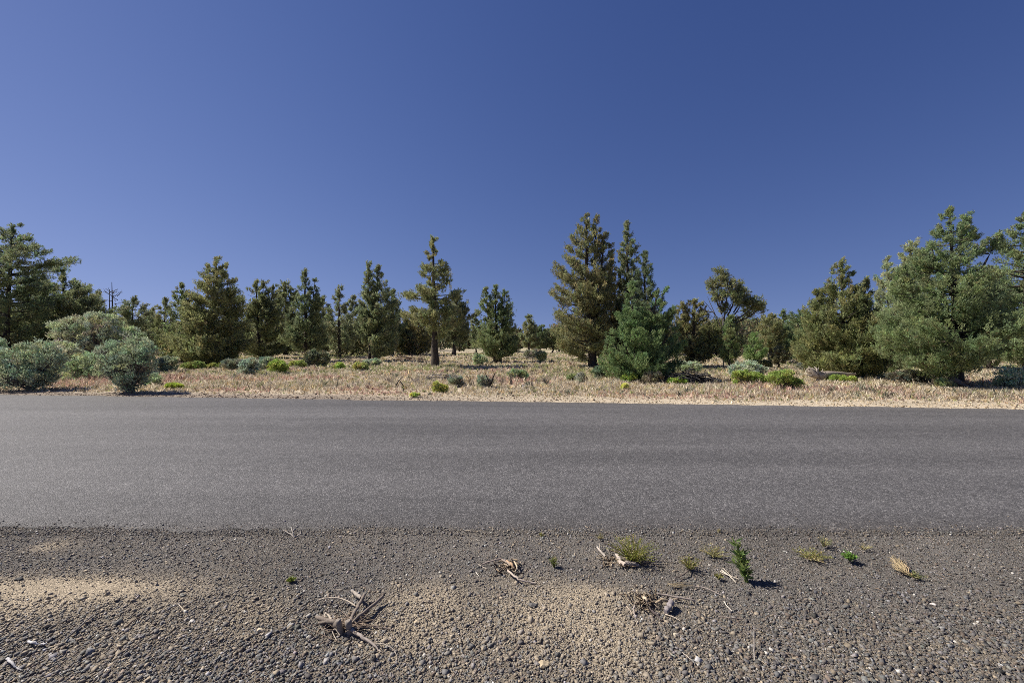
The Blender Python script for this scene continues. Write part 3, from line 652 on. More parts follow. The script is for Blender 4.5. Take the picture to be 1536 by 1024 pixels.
J('blue green juniper with a flat top against the flank of the broad olive cone', 1200, 545, [(None, [(467, 1192, 1208), (478, 1182, 1214), (500, 1176, 1220), (525, 1178, 1220), (536, 1184, 1214)])], (.066, .092, .044), 1.1, 6)
J('tiny juniper sapling with a bare thin trunk on the pale grass', 1168, 554, [(None, [(522, 1164, 1172), (530, 1156, 1180), (539, 1154, 1183), (545, 1160, 1176)])], (.082, .082, .046), 1.2, 4, clump=.18)
J('broad olive cone shaped juniper behind the fallen log', 1266, 567,
  [([(1266, 567), (1262, 393)], [(392, 1257, 1267), (406, 1248, 1275), (424, 1243, 1283), (442, 1228, 1290), (462, 1218, 1300), (486, 1214, 1310), (512, 1206, 1318), (536, 1202, 1322), (552, 1212, 1318), (562, 1230, 1300)]),
   ([(1272, 567), (1298, 418)], [(418, 1296, 1301), (430, 1292, 1306), (445, 1284, 1312), (475, 1276, 1318), (520, 1272, 1322)]),
   ([(1260, 567), (1224, 436)], [(436, 1220, 1226), (448, 1215, 1232), (475, 1208, 1244), (520, 1204, 1250)])], (.086, .096, .036), 1.2, 10, clump=.25)
J('pale sparse juniper peeking out left of the large right hand juniper', 1336, 548, [(None, [(389, 1328, 1334), (404, 1320, 1346), (424, 1314, 1354), (450, 1314, 1358), (490, 1318, 1360), (525, 1322, 1356)])], (.120, .138, .080), .8, 6)
J('light green juniper rising behind the left shoulder of the large right hand juniper', 1366, 552, [(None, [(364, 1358, 1374), (380, 1354, 1384), (405, 1346, 1392), (440, 1340, 1396), (490, 1338, 1400), (530, 1344, 1394)])], (.118, .135, .075), 1.0, 8)
J('large shaggy grey green juniper near the road, tallest on the right', 1437, 580,
  [([(1440, 580), (1432, 470), (1424, 312)], [(312, 1420, 1426), (326, 1412, 1436), (344, 1404, 1444), (360, 1394, 1452), (380, 1382, 1462), (404, 1374, 1470), (430, 1356, 1478), (458, 1344, 1488), (486, 1332, 1490), (512, 1332, 1482), (536, 1346, 1470), (550, 1372, 1456)]),
   ([(1440, 580), (1440, 420), (1453, 323)], [(322, 1450, 1456), (336, 1442, 1458), (360, 1432, 1464)]),
   ([(1437, 580), (1420, 480), (1386, 370)], [(368, 1382, 1389), (382, 1376, 1394), (405, 1366, 1406)]),
   ([(1437, 580), (1390, 500), (1352, 400)], [(398, 1348, 1355), (412, 1342, 1362), (440, 1336, 1374)]),
   ([(1440, 580), (1450, 440), (1494, 356)], [(352, 1488, 1500), (362, 1474, 1500), (376, 1462, 1490)])],
  (.080, .106, .046), 1.0, 12, rise=.3, clump=.24, clear=True)
J('dark juniper seen through the gap between the two right hand giants', 1484, 556, [(None, [(400, 1476, 1490), (420, 1466, 1500), (450, 1458, 1508), (490, 1456, 1510), (525, 1462, 1506), (542, 1468, 1498)])], (.070, .090, .040), 1.1, 8)
J('huge juniper cut off by the right edge, with drooping grey green boughs', 1541, 574,
  [([(1541, 574), (1538, 322)], [(322, 1533, 1545), (336, 1522, 1556), (354, 1512, 1570), (374, 1506, 1580), (395, 1500, 1588), (420, 1496, 1594), (455, 1490, 1600), (490, 1482, 1604), (516, 1480, 1604), (538, 1494, 1596)])], (.080, .104, .048), 1.0, 12, rise=.18, clump=.24, clear=True)
J('dark undergrowth juniper behind the left sagebrush thicket', 60, 540, [(None, [(462, 50, 70), (480, 30, 92), (505, 22, 100), (528, 30, 94)])], (.060, .074, .036), 1.1, 5)
J('low dark juniper beyond the right side of the round sagebrush pair', 350, 533, [(None, [(468, 342, 356), (485, 334, 366), (508, 332, 370), (524, 336, 366)])], (.062, .076, .034), 1.1, 5)
J('shrubby juniper behind the fallen log and the large shaggy juniper', 1340, 562, [(None, [(470, 1326, 1346), (490, 1312, 1362), (520, 1306, 1368), (545, 1314, 1360), (555, 1322, 1352)])], (.080, .100, .050), 1.1, 5)

# ------------------------------------------------------------------ snag
def snag():
    rng = rng_of('snag'); base = G(171, 545); s = base[1]/F; mb = MB()
    def W(x, y): return np.array([base[0]+(x-171)*s, base[1]+rng.normal()*.12, base[2]+(545-y)*s])
    for pts, r in (([(171, 545), (171, 500), (172, 460), (173, 423)], .10), ([(169, 520), (164, 480), (163, 433)], .05)):
        tube(mb, [W(*p) for p in pts], np.linspace(r, .015, len(pts)), 7, (.10, .085, .075), .12, rng)
    def grow(a, d, L, rad, lev):
        b = a+d*L*s; m = (a+b)/2+rng.normal(size=3)*L*s*.1
        tube(mb, bez(a, m, b, 4), np.linspace(rad, rad*.5, 4), 4, np.array([.11, .095, .083])*rng.uniform(.8, 1.3), .1, rng, False)
        for q in range(rng.integers(1, 4) if lev else 0):
            grow(m*.4+b*.6 if q else b, nz(d+rng.normal(size=3)*.55+np.array([0, 0, .25])), L*rng.uniform(.4, .75), rad*.55, lev-1)
    for k in range(30):
        y = rng.uniform(428, 510); sd = rng.choice([-1, 1]); lo = 172 if k % 3 else 164
        if lo == 164: y = max(y, 440)
        grow(W(lo, y), nz(np.array([sd*rng.uniform(.5, 1), rng.normal()*.7, rng.uniform(.1, .9)])), rng.uniform(4, 9)*(.5+.5*min(1, (y-415)/30)), .026, 2)
    tag(mb.build('dead_snag', M_BARK, None, base), 'bare dead tree snag with forked grey twigs against the sky', 'dead tree')
snag()

# ------------------------------------------------------------------ far wood
def far_wood():
    rng = np.random.default_rng(77); tr = MB(); cr = MB()
    for k in range(560):
        px = rng.uniform(-260, 1800); Y = rng.uniform(62, 170) if k % 2 or 660 < px < 860 else rng.uniform(44, 90); X = (px-CX)*Y/F; top = rng.uniform(480, 500)
        if 690 < px < 830: top = rng.uniform(496, 508)
        z0 = float(ground_z(np.array(X), np.array(Y))); by = CY+H*F/Y; hh = (by-top)*Y/F; w = hh*rng.uniform(.30, .5); s = Y/F
        tube(tr, [(X, Y, z0-.1), (X+.1, Y, z0+hh*.5), (X, Y, z0+hh*.95)], [.16, .1, .03], 5, BARKC, 0, None, False)
        n = 60; t = rng.random(n)**1.1; r = w*np.sqrt(1-t)*np.minimum(1, t*5+.6); a = rng.uniform(0, 6.283, n); q = np.sqrt(rng.uniform(.3, 1, n))
        C = np.stack([X+np.cos(a)*r*q, Y+np.sin(a)*r*q, z0+hh*(.04+.93*t)], 1)
        leaf_clumps(cr, C, np.full(n, .16*hh)*rng.uniform(.5, 1, n), np.tile([[0, 0, .9]], (n, 1)), np.array([.19, .20, .105])*rng.uniform(.7, 1.25), rng, 6, 4, 3.4*s, 1.6*s)
    o = bpy.data.objects.new('far_woodland', None); COL.objects.link(o); o['kind'] = 'stuff'
    tr.build('trunk', M_BARK, o); cr.build('crown', M_NEEDLE, o)
far_wood()

# ------------------------------------------------------------------ sagebrush and other shrubs
S = shrub
S('large round sagebrush at the roadside by the left edge, pale green with a dark hollow', 46, 585, [(20, 545, 26, 30), (46, 536, 32, 28), (70, 545, 22, 28), (40, 564, 36, 20, -10), (8, 562, 20, 20, -4), (66, 568, 22, 15, -6)], (.18, .205, .150), clump=.15, stem=.03)
S('leaning sagebrush with bare crooked stem and shadow on the road edge', 196, 589, [(168, 532, 26, 22), (196, 526, 26, 22), (212, 545, 24, 30), (196, 556, 28, 24), (152, 552, 14, 14), (222, 530, 12, 16), (206, 570, 22, 14, -6), (182, 568, 12, 10, 6)], (.175, .205, .147), clump=.15, stem=.04)
S('small rounded green sagebrush between the two large roadside ones', 125, 571, [(122, 546, 22, 20), (110, 552, 14, 14), (140, 556, 12, 12)], (.195, .232, .15), clump=.14)
S('greyish sagebrush with thin brown stems, behind the gap between the large roadside ones', 96, 567, [(90, 528, 16, 18), (106, 532, 12, 16), (84, 545, 14, 14)], (.21, .23, .17), clump=.15, dens=.8)
S('tallest silver grey sagebrush, spreading over many visible stems', 138, 562, [(86, 494, 15, 14), (112, 486, 15, 13), (104, 508, 18, 14), (148, 484, 21, 16), (128, 500, 14, 14), (168, 496, 15, 15), (184, 510, 12, 13), (130, 522, 34, 14, 6), (150, 508, 20, 14)], (.215, .232, .17), clump=.17, stem=.04, dens=.8)
S('smaller silver sagebrush at the right foot of the bare snag', 192, 560, [(186, 502, 13, 15), (202, 504, 12, 13), (194, 520, 18, 18)], (.195, .225, .160), clump=.16)
S('sagebrush half cut by the left edge behind the big round one', -8, 572, [(-10, 530, 18, 22), (2, 545, 14, 20)], (.175, .215, .155), clump=.15)
S('tuft of sagebrush leaning on the right side of the crooked stemmed one', 233, 580, [(232, 569, 8, 9)], (.185, .225, .15), clump=.1)
S('dull low sagebrush behind the leaning roadside one', 250, 559, [(243, 546, 9, 10), (254, 545, 11, 11)], (.165, .190, .135), clump=.12)
S('round bluish sagebrush standing alone in the pink grass', 376, 564, [(376, 551, 13, 13), (370, 553, 8, 10)], (.185, .220, .175), clump=.11, dens=1.2)
S('darker sagebrush beside the yellow green rabbitbrush', 400, 557, [(398, 546, 10, 10), (407, 545, 8, 9)], (.165, .190, .150), clump=.11)
S('round vivid rabbitbrush clump right of two sagebrush plants', 417, 562, [(416, 551, 12, 10), (423, 553, 8, 8)], RABBIT, 'rabbitbrush', clump=.1, dens=1.3)
S('flat yellow green rabbitbrush behind the vivid round one', 447, 552, [(443, 547, 7, 5), (452, 547, 6, 5)], (.18, .21, .07), 'rabbitbrush', clump=.1)
S('low yellow green rabbitbrush under the big oval topped juniper', 288, 555, [(284, 549, 9, 5), (297, 548, 7, 5)], (.14, .165, .06), 'rabbitbrush', clump=.1)
S('greenish patch of rabbitbrush under the right branches of the oval topped juniper', 325, 554, [(320, 550, 6, 4), (332, 550, 6, 4)], (.14, .16, .05), 'rabbitbrush', clump=.1)
S('dark grey bush under the right branches of the oval topped juniper', 348, 556, [(342, 547, 11, 8), (356, 547, 10, 8)], (.115, .125, .10), clump=.12)
S('dull green bush in front of the blunt topped juniper', 474, 550, [(468, 538, 10, 12), (480, 538, 11, 11)], (.115, .125, .08), clump=.12)
S('small yellow and brown rabbitbrush in front of the twin spires', 541, 557, [(538, 551, 7, 6), (545, 552, 6, 5)], (.22, .235, .10), 'rabbitbrush', clump=.09)
S('flat pale sagebrush at the foot of the twin spires', 557, 549, [(553, 544, 8, 5), (563, 543, 7, 5)], (.19, .215, .16), clump=.1)
S('tiny green rabbitbrush left of the small yellow and brown one', 508, 554, [(508, 549, 6, 5)], (.20, .24, .08), 'rabbitbrush', clump=.09)
S('grey sagebrush on the far side of the dead branch pile', 683, 579, [(683, 569, 9, 9), (688, 572, 6, 7)], (.140, .150, .120), clump=.1)
S('upright green and yellow weed clump by the road left of the branch pile', 658, 588, [(656, 580, 6, 8), (664, 583, 7, 5)], (.22, .235, .075), 'weed_clump', 'weed', clump=.08)
S('bluish sagebrush wrapped round the blackened bush', 727, 581, [(724, 570, 8, 10), (732, 574, 6, 7)], (.165, .180, .150), clump=.1, dens=.8)
S('pale sage in the grass below the triple topped juniper', 778, 569, [(772, 560, 10, 6), (783, 561, 9, 6)], (.17, .195, .12), clump=.11)
S('greenish sage under the left side of the triple topped juniper', 720, 548, [(717, 539, 5, 8), (724, 541, 6, 6)], (.20, .235, .155), clump=.12)
S('lollipop shaped sagebrush on a short bare stem in the middle gap', 812, 545, [(812, 534, 7, 6)], (.155, .185, .125), clump=.12, dens=1.3)
S('grey sage mound at the back of the middle gap', 798, 537, [(793, 531, 6, 4), (803, 530, 7, 5)], (.16, .165, .13), clump=.12)
S('dry grey sage below the trunk of the tallest juniper', 873, 576, [(873, 567, 8, 8)], (.19, .19, .16), clump=.09, dens=.8)
S('small green brush left of the dry grey sage', 860, 573, [(859, 566, 7, 5)], (.15, .165, .09), clump=.09)
S('dark leafy clump left of the dense bright green juniper', 902, 566, [(896, 559, 8, 6), (907, 559, 8, 7), (901, 554, 8, 5)], (.09, .125, .085), clump=.12, name='leafy_shrub')
S('vivid rabbitbrush at the left foot of the dense bright green juniper', 944, 575, [(940, 569, 7, 6), (948, 568, 6, 7)], (.165, .215, .055), 'rabbitbrush', clump=.09, dens=1.3)
S('vivid rabbitbrush in front of the dark branch pile', 1017, 578, [(1012, 573, 8, 5), (1022, 572, 7, 6)], (.165, .215, .055), 'rabbitbrush', clump=.09, dens=1.3)
S('brown grey dry bush at the right foot of the dense bright green juniper', 980, 577, [(976, 567, 9, 9), (986, 567, 8, 8)], (.125, .115, .085), 'dry_bush', clump=.11)
S('pale sagebrush above the dark branch pile', 1036, 559, [(1026, 549, 9, 6), (1040, 549, 10, 7)], (.20, .225, .165), clump=.12)
S('wide pale sagebrush behind a row of rabbitbrush', 1124, 569, [(1108, 556, 12, 12), (1122, 552, 14, 11), (1138, 558, 13, 10)], (.20, .235, .19), clump=.13, stem=.03)
S('rabbitbrush in front of the wide pale sagebrush', 1124, 578, [(1106, 565, 9, 9), (1120, 566, 11, 8), (1138, 567, 10, 8), (1152, 573, 10, 7)], (.15, .19, .055), 'rabbitbrush', clump=.1, dens=1.3)
S('biggest rabbitbrush, domed and leafy, right end of the green row', 1176, 583, [(1164, 568, 12, 11), (1178, 566, 13, 12), (1192, 574, 10, 8)], (.15, .185, .058), 'rabbitbrush', clump=.11, dens=1.3)
S('low vivid rabbitbrush in front of the fallen log', 1263, 574, [(1254, 569, 10, 5), (1268, 569, 10, 5)], (.155, .195, .055), 'rabbitbrush', clump=.09, dens=1.2)
S('grey low sage in the pale grass left of the root end of the log', 1208, 556, [(1203, 548, 8, 6), (1213, 547, 7, 6)], (.12, .135, .105), clump=.11)
S('dark green bush in the grass below the small bright green cone', 1140, 553, [(1134, 547, 8, 6), (1148, 547, 7, 6)], (.11, .13, .07), clump=.11)
S('dark dry brush under the left skirt of the large shaggy juniper', 1364, 577, [(1350, 566, 14, 8), (1370, 565, 14, 9), (1388, 568, 10, 8)], (.085, .085, .065), 'dry_bush', clump=.12, dens=1.0)
S('soft green tuft at the foot of the large shaggy juniper', 1413, 582, [(1410, 574, 9, 7), (1420, 576, 8, 5)], (.17, .20, .11), clump=.09)
S('silvery sagebrush at the right edge under the huge cut off juniper', 1520, 583, [(1508, 566, 13, 13), (1526, 560, 15, 14), (1516, 574, 20, 8)], (.21, .25, .195), clump=.13, stem=.03)
S('yellow flowering sprig alone in the grass by the road', 938, 587, [(938, 581, 3.5, 4)], (.36, .36, .12), 'flowering_weed', 'weed', clump=.05, dens=1.4)
S('small bright weed tuft on the dirt right of the leaning sagebrush', 262, 583, [(258, 580, 8, 3), (268, 581, 5, 2)], (.20, .24, .05), 'weed_clump', 'weed', clump=.06)
S('pale green weed on the road edge below the dead branch pile', 621, 596, [(621, 594, 7, 2.4)], (.25, .28, .09), 'weed_clump', 'weed', clump=.05)

D = twiggy
D('blackened bare bush with forked trunk in the middle of the grass', 736, 582, 26, 28, 6, (.075, .065, .06), r=.014, paths=[[(737, 583), (736, 574), (731, 565), (728, 557)], [(736, 574), (740, 563), (743, 556)]])
D('thin leaning dead stem left of the blackened bush', 709, 580, 12, 26, 4, (.11, .095, .085), lean=-6)
D('leafless brown bush right of the blackened bush', 767, 576, 14, 22, 7, (.15, .125, .11))
D('short dead twigs poking from the grass beside the leafless brown bush', 753, 577, 14, 13, 8, (.19, .15, .125), r=.009)
D('wide dark dead bush in the right middle of the grass', 822, 579, 24, 20, 11, (.12, .11, .09), lean=-5)
D('broken crooked stick standing like a tent in the grass', 602, 583, 6, 10, 3, (.15, .13, .11), 'broken_branch', 'dead branch', r=.010, paths=[[(594, 578), (598, 571), (604, 565)], [(600, 572), (604, 579), (608, 583)]])
D('pale grey dead brush behind the broken crooked stick', 622, 576, 34, 14, 16, (.30, .26, .24), r=.008)
D('faint pale dead brush left of the broken crooked stick', 583, 574, 22, 14, 11, (.27, .22, .19), r=.008)
D('grey dead brush below the shadow of the lone open tree', 660, 546, 26, 15, 9, (.17, .14, .12), r=.014)
D('small dark twiggy bush left of the lone open tree trunk', 630, 546, 16, 18, 9, (.14, .115, .10), r=.014)
D('reddish brown dead brush at the foot of the tallest juniper', 858, 552, 30, 15, 12, (.20, .12, .09), r=.012)
D('bare twigs beside the wide dark dead bush', 798, 582, 10, 14, 6, (.17, .145, .125), r=.009)
D('fine dead twigs in the grass below the thin see-through juniper', 500, 556, 10, 12, 5, (.16, .14, .12), r=.01)

# ------------------------------------------------------------------ logs and piles
def pile(label, bx, by, w, h, n, col, name='branch_pile', r0=.022, group=None, L=.55, rise=.12):
    rng = rng_of(label); base = G(bx, by); s = base[1]/F; mb = MB()
    for k in range(n):
        u = rng.uniform(-.5, .5); c = np.array([u*w*s*.8, rng.uniform(-.25, .25)*w*s*.5, rng.uniform(.02, 1)*h*s*(1-(2*u)**2*.8)])
        d = nz(np.array([rng.normal()*1.0+.3*rng.choice([-1, 1]), rng.normal()*.45, rng.normal()*rise])); l = w*s*L*rng.uniform(.3, .8)
        a, b = c-d*l*.5, c+d*l*.5; a[2] = max(a[2], .01); b[2] = max(b[2], .01)
        m = (a+b)/2+rng.normal(size=3)*l*.07
        tube(mb, bez(a, m, b, 6)+base, np.linspace(r0, r0*.4, 6)*rng.uniform(.4, 1.2), 5, np.array(col)*rng.uniform(.6, 1.35), .15, rng)
        if k % 2: tube(mb, np.array([m, m+rng.normal(size=3)*l*.2, m+np.array([rng.normal()*.3, rng.normal()*.2, .25])*l])+base, [r0*.4, r0*.3, .004], 4, np.array(col)*rng.uniform(.8, 1.3), 0, None, False)
    return tag(mb.build(name, M_DEAD, None, base), label, 'branch pile')
pile('grey tangle of dead branches lying in front of the lone open tree', 660, 571, 50, 10, 34, (.22, .195, .175))
pile('dark brush pile of cut branches right of the dense bright green juniper', 1034, 577, 84, 20, 120, (.060, .056, .055), r0=.03, rise=.08)
pile('dark fallen limb heap in the shade at the back of the middle gap', 792, 539, 42, 5, 14, (.13, .11, .095), r0=.05)
pile('reddish heap of old branches behind the twin spires', 612, 541, 60, 6, 30, (.17, .12, .10), r0=.04)
pile('scatter of dark twigs on the pale verge right of the green row', 1228, 583, 44, 4, 12, (.19, .16, .14), r0=.012)

def log():
    b = G(1226, 573); s = b[1]/F; rng = rng_of('log')
    def W(x, y, d=0): return np.array([b[0]+(x-1226)*s, b[1]+d*s, b[2]+(573-y)*s])
    root = thing('fallen_log', 'bleached fallen log with a torn pale root end, below the broad olive cone', 'log', b)
    mb = MB(); tube(mb, [W(1226, 565), W(1232, 563), W(1243, 561), W(1258, 561, 4), W(1276, 562.5, 9), W(1294, 562, 14)], [.17, .15, .12, .10, .085, .05], 10, (.36, .30, .24), .07, rng); mb.build('log_trunk', M_DEAD, root, b)
    mb = MB(); pale = np.array([.40, .345, .285])
    tube(mb, [W(1211, 553), W(1214, 556), W(1219, 560), W(1225, 564), W(1231, 566), W(1235, 566)], [.03, .09, .15, .17, .16, .13], 12, pale, .34, rng)
    for pts, r0 in (([(1218, 560), (1213, 553), (1211, 549)], .07), ([(1222, 560), (1222, 553), (1221, 550)], .06), ([(1226, 562), (1231, 556), (1233, 554)], .05), ([(1218, 564), (1211, 563), (1207, 561)], .06), ([(1224, 568), (1221, 571), (1217, 573)], .06), ([(1230, 567), (1229, 571), (1227, 573)], .06), ([(1215, 558), (1210, 557)], .05), ([(1224, 560), (1227, 551)], .04)):
        tube(mb, [W(x, y, rng.normal()*3-2) for x, y in pts], np.linspace(r0, .015, len(pts)), 6, pale*rng.uniform(.6, 1.1), .2, rng)
    mb.build('root_wad', M_DEAD, root, b)
log()
def stump_log():
    b = G(1442, 582); s = b[1]/F; rng = rng_of('stumplog')
    def W(x, y, d=0): return np.array([b[0]+(x-1442)*s, b[1]+d*s, b[2]+(582-y)*s])
    mb = MB(); tube(mb, [W(1430, 566, 6), W(1440, 572, 3), W(1452, 578, 0), W(1462, 583, -2)], [.11, .10, .075, .04], 8, (.15, .135, .125), .12, rng)
    for k in range(14):
        u = rng.random(); tube(mb, bez(W(1434+u*26, 569+u*13), W(1440+u*26, 566+u*13, rng.normal()*5), W(1440+u*28+rng.normal()*10, 572+u*10+rng.normal()*4, rng.normal()*8), 5), np.linspace(.03, .008, 5), 5, np.array([.16, .12, .095])*rng.uniform(.6, 1.3), .1, rng)
    tag(mb.build('fallen_limb', M_DEAD, None, b), 'dark rotten limb slumped at the base of the large shaggy juniper', 'dead branch')
stump_log()
def verge_stick(label, pts, r, col):
    mb = MB(); P = np.array([G(*p) for p in pts])+np.array([0, 0, .03]); tube(mb, P, np.linspace(r, r*.5, len(P)), 6, col, .1, rng_of(label)); loc = P.mean(0)
    tag(mb.build('stick', M_DEAD, None, loc), label, 'stick')
verge_stick('white weathered stick lying flat on the verge right of centre', [(1103, 594.5), (1112, 596.5), (1120, 596), (1127, 597.2)], .025, (.55, .50, .44))

# ------------------------------------------------------------------ roadside litter in front
TW = (.20, .165, .135); PT = (.37, .315, .25); DK = (.085, .067, .055)
def stump():
    c = P3(518, 938); root = thing('uprooted_stump', 'grey uprooted shrub stump with two cut knobs and splayed roots on the gravel', 'stump', c)
    def kn(px, py, h0, h1, r, tx, ty):
        a, b = P3(px, py, h0), P3(tx, ty, h1); mb = MB(); rng = rng_of(str(px))
        t = np.linspace(0, 1, 7)[:, None]; pts = a*(1-t)+b*t
        tube(mb, np.vstack([pts, pts[-1:]+nz(b-a)*.004]), [r*1.25, r*1.1, r, r, r*1.02, r*1.06, r*1.0, r*.7], 10, (.25, .215, .18), .06, rng); mb.build('knob', M_TWIG, root, c)
    kn(512, 952, -.01, .080, .015, 507, 930); kn(526, 953, -.01, .075, .017, 522, 931); 
    sticks('root', None, None, [([(508, 938, .03), (494, 930, .045), (474, 925, .03)], .018, .010), ([(504, 934, .04), (488, 932, .05), (478, 934, .02)], .010, .006), ([(498, 928, .04), (488, 918, .03)], .008, .004, PT)], TW, parent=root, at=c)
    sticks('root', None, None, [([(523, 936, .03), (533, 915, .05), (540, 904, .045), (547, 891, .06)], .010, .009), ([(526, 936, .03), (540, 922, .05), (558, 908, .045), (574, 894, .05)], .007, .009), ([(541, 896, .05), (534, 890, .05), (528, 886, .04)], .011, .008, (.36, .31, .26))], TW, parent=root, at=c)
    sticks('root', None, None, [([(526, 938, .02), (540, 930, .03), (549, 924, .02)], .009, .005), ([(528, 944, .03), (545, 955, .03), (562, 968, .015), (571, 977, .008)], .010, .003, (.33, .28, .24)), ([(545, 958, .01), (556, 966, .012), (576, 965, .03), (590, 972, .02), (596, 984, .005)], .003, .002, PT)], TW, parent=root, at=c)
    for pth in [([(465, 910, .01), (478, 899, .02), (497, 895, .035), (517, 898, .03), (533, 908, .02)], .003, .0045, (.40, .34, .27)), ([(505, 960, .01), (498, 946, .02), (503, 942, .03), (510, 952, .01)], .003, .003, PT), ([(560, 940, .01), (578, 941, .01), (590, 944, .008)], .003, .004, (.25, .2, .17)), ([(558, 933, .02), (570, 921, .03), (585, 919, .01)], .002, .002), ([(480, 940, .01), (488, 950, .02), (484, 960, .0)], .003, .002), ([(487, 925, .04), (486, 915, .05)], .003, .002, PT), ([(507, 916, .02), (508, 910, .04)], .003, .002, PT), ([(566, 948, .01), (573, 956, .004)], .0025, .002)]: sticks('fine_root', None, None, [pth], TW, parent=root, at=c)
    rng = rng_of('stumpfuzz')
    sticks('root_hair', None, None, [([(520+rng.normal()*18, 938+rng.normal()*9, .01), (520+rng.normal()*22, 934+rng.normal()*9, .045), (520+rng.normal()*28, 936+rng.normal()*12, .01)], .0022, .0014) for k in range(34)], (.24, .185, .14), parent=root, at=c)
stump()
rng0 = rng_of('litter')
def nest(cx, cy, w, h, n, hgt=.04, r=.003, cols=((.22, .165, .11), (.145, .11, .08), (.31, .25, .18))):
    out = []
    for k in range(n):
        x, y = cx+rng0.normal()*w, cy+rng0.normal()*h; a = rng0.uniform(0, 6.283); l = rng0.uniform(5, 15)
        out.append(([(x, y, rng0.uniform(.003, hgt)), (x+math.cos(a)*l*.5, y+math.sin(a)*l*.25, rng0.uniform(.003, hgt)), (x+math.cos(a)*l, y+math.sin(a)*l*.5, .004)], r*rng0.uniform(.5, 1.3), r*.5, cols[rng0.integers(len(cols))]))
    return out
litter('dead_weed', 'flattened dead weed with a long pale forked stalk, in front of the asphalt', 'dead plant',
       [([(722, 846, .012), (736, 841, .03), (752, 837, .04)], .005, .006, (.27, .22, .19)), ([(741, 844, .05), (746, 848, .03), (743, 853, .008)], .006, .004, DK), ([(761, 855, .03), (772, 864, .04), (783, 870, .03), (803, 874, .01)], .0075, .005, (.42, .35, .29)), ([(753, 839, .04), (764, 845, .04), (772, 850, .03)], .007, .004, (.36, .29, .23)), ([(772, 842, .04), (776, 850, .04), (772, 858, .015)], .006, .004, (.50, .40, .28)), ([(755, 852, .03), (748, 858, .02), (740, 865, .004)], .006, .003, DK), ([(760, 841, .03), (768, 847, .045), (772, 853, .02)], .009, .006, (.40, .27, .17))],
       nest(760, 847, 9, 4, 46, .05, .004), TW)
litter('driftwood', 'bleached driftwood root lying along the front of the yellow green weed', 'dead wood',
       [([(896, 820, .03), (901, 826, .03), (908, 834, .01)], .007, .009, (.38, .33, .28)), ([(899, 814, .06), (900, 822, .03)], .004, .005, PT), ([(911, 822, .05), (914, 828, .03), (917, 833, .01)], .006, .007, PT), ([(924, 832, .03), (930, 840, .03), (938, 847, .02)], .013, .016, (.44, .37, .31)), ([(938, 844, .03), (948, 845, .03), (958, 847, .015)], .016, .010, (.33, .28, .24)), ([(930, 846, .015), (934, 842, .03), (938, 848, .008)], .010, .008, (.48, .40, .33)), ([(956, 843, .025), (968, 846, .02), (978, 841, .03), (980, 836, .04)], .006, .003, DK), ([(960, 838, .04), (957, 844, .02)], .004, .003, PT), ([(906, 814, .05), (918, 819, .05), (928, 827, .03)], .005, .004, DK), ([(980, 846, .008), (988, 849, .01), (996, 850, .004)], .005, .002, DK), ([(916, 825, .04), (928, 828, .03)], .004, .003, (.42, .33, .22))],
       nest(912, 840, 8, 4, 26, .03, .0035) + nest(940, 845, 12, 3, 20, .03, .0035), TW)
litter('dead_root_clump', 'splintered dead root clump with white spikes, right foreground gravel', 'dead plant',
       [([(950, 884, .05), (956, 890, .03), (961, 894, .02)], .006, .008, (.44, .385, .315)), ([(963, 883, .06), (964, 890, .04)], .004, .005, PT), ([(968, 880, .06), (972, 885, .045), (975, 890, .025)], .005, .006, (.44, .385, .315)), ([(968, 876, .05), (977, 883, .02)], .003, .003, PT), ([(966, 895, .035), (970, 899, .035), (972, 906, .01)], .012, .006, (.44, .36, .26)), ([(986, 890, .035), (998, 892, .03), (1014, 895, .025), (1038, 899, .018), (1042, 901, .008)], .005, .006, (.27, .225, .19)), ([(984, 904, .03), (992, 898, .055), (1002, 900, .045), (1004, 908, .01)], .007, .005, (.30, .235, .16)), ([(952, 906, .035), (950, 914, .02), (953, 923, .006)], .006, .004, (.38, .32, .27)), ([(976, 900, .03), (984, 908, .02), (988, 913, .006)], .004, .003, (.30, .24, .18)), ([(974, 912, .012), (984, 920, .02), (994, 930, .006)], .009, .006, (.075, .06, .055)), ([(998, 921, .006), (1010, 924, .012), (1020, 930, .004)], .003, .002, (.48, .40, .31))],
       nest(968, 897, 11, 5, 70, .05, .004), TW)
sticks('wood_knob', 'smooth grey rounded wood knob beside the splintered root clump', 'dead wood', [([(998, 918, .012), (1002, 912, .022), (1006, 906, .030), (1008, 903, .026)], .015, .019, (.27, .235, .23))])
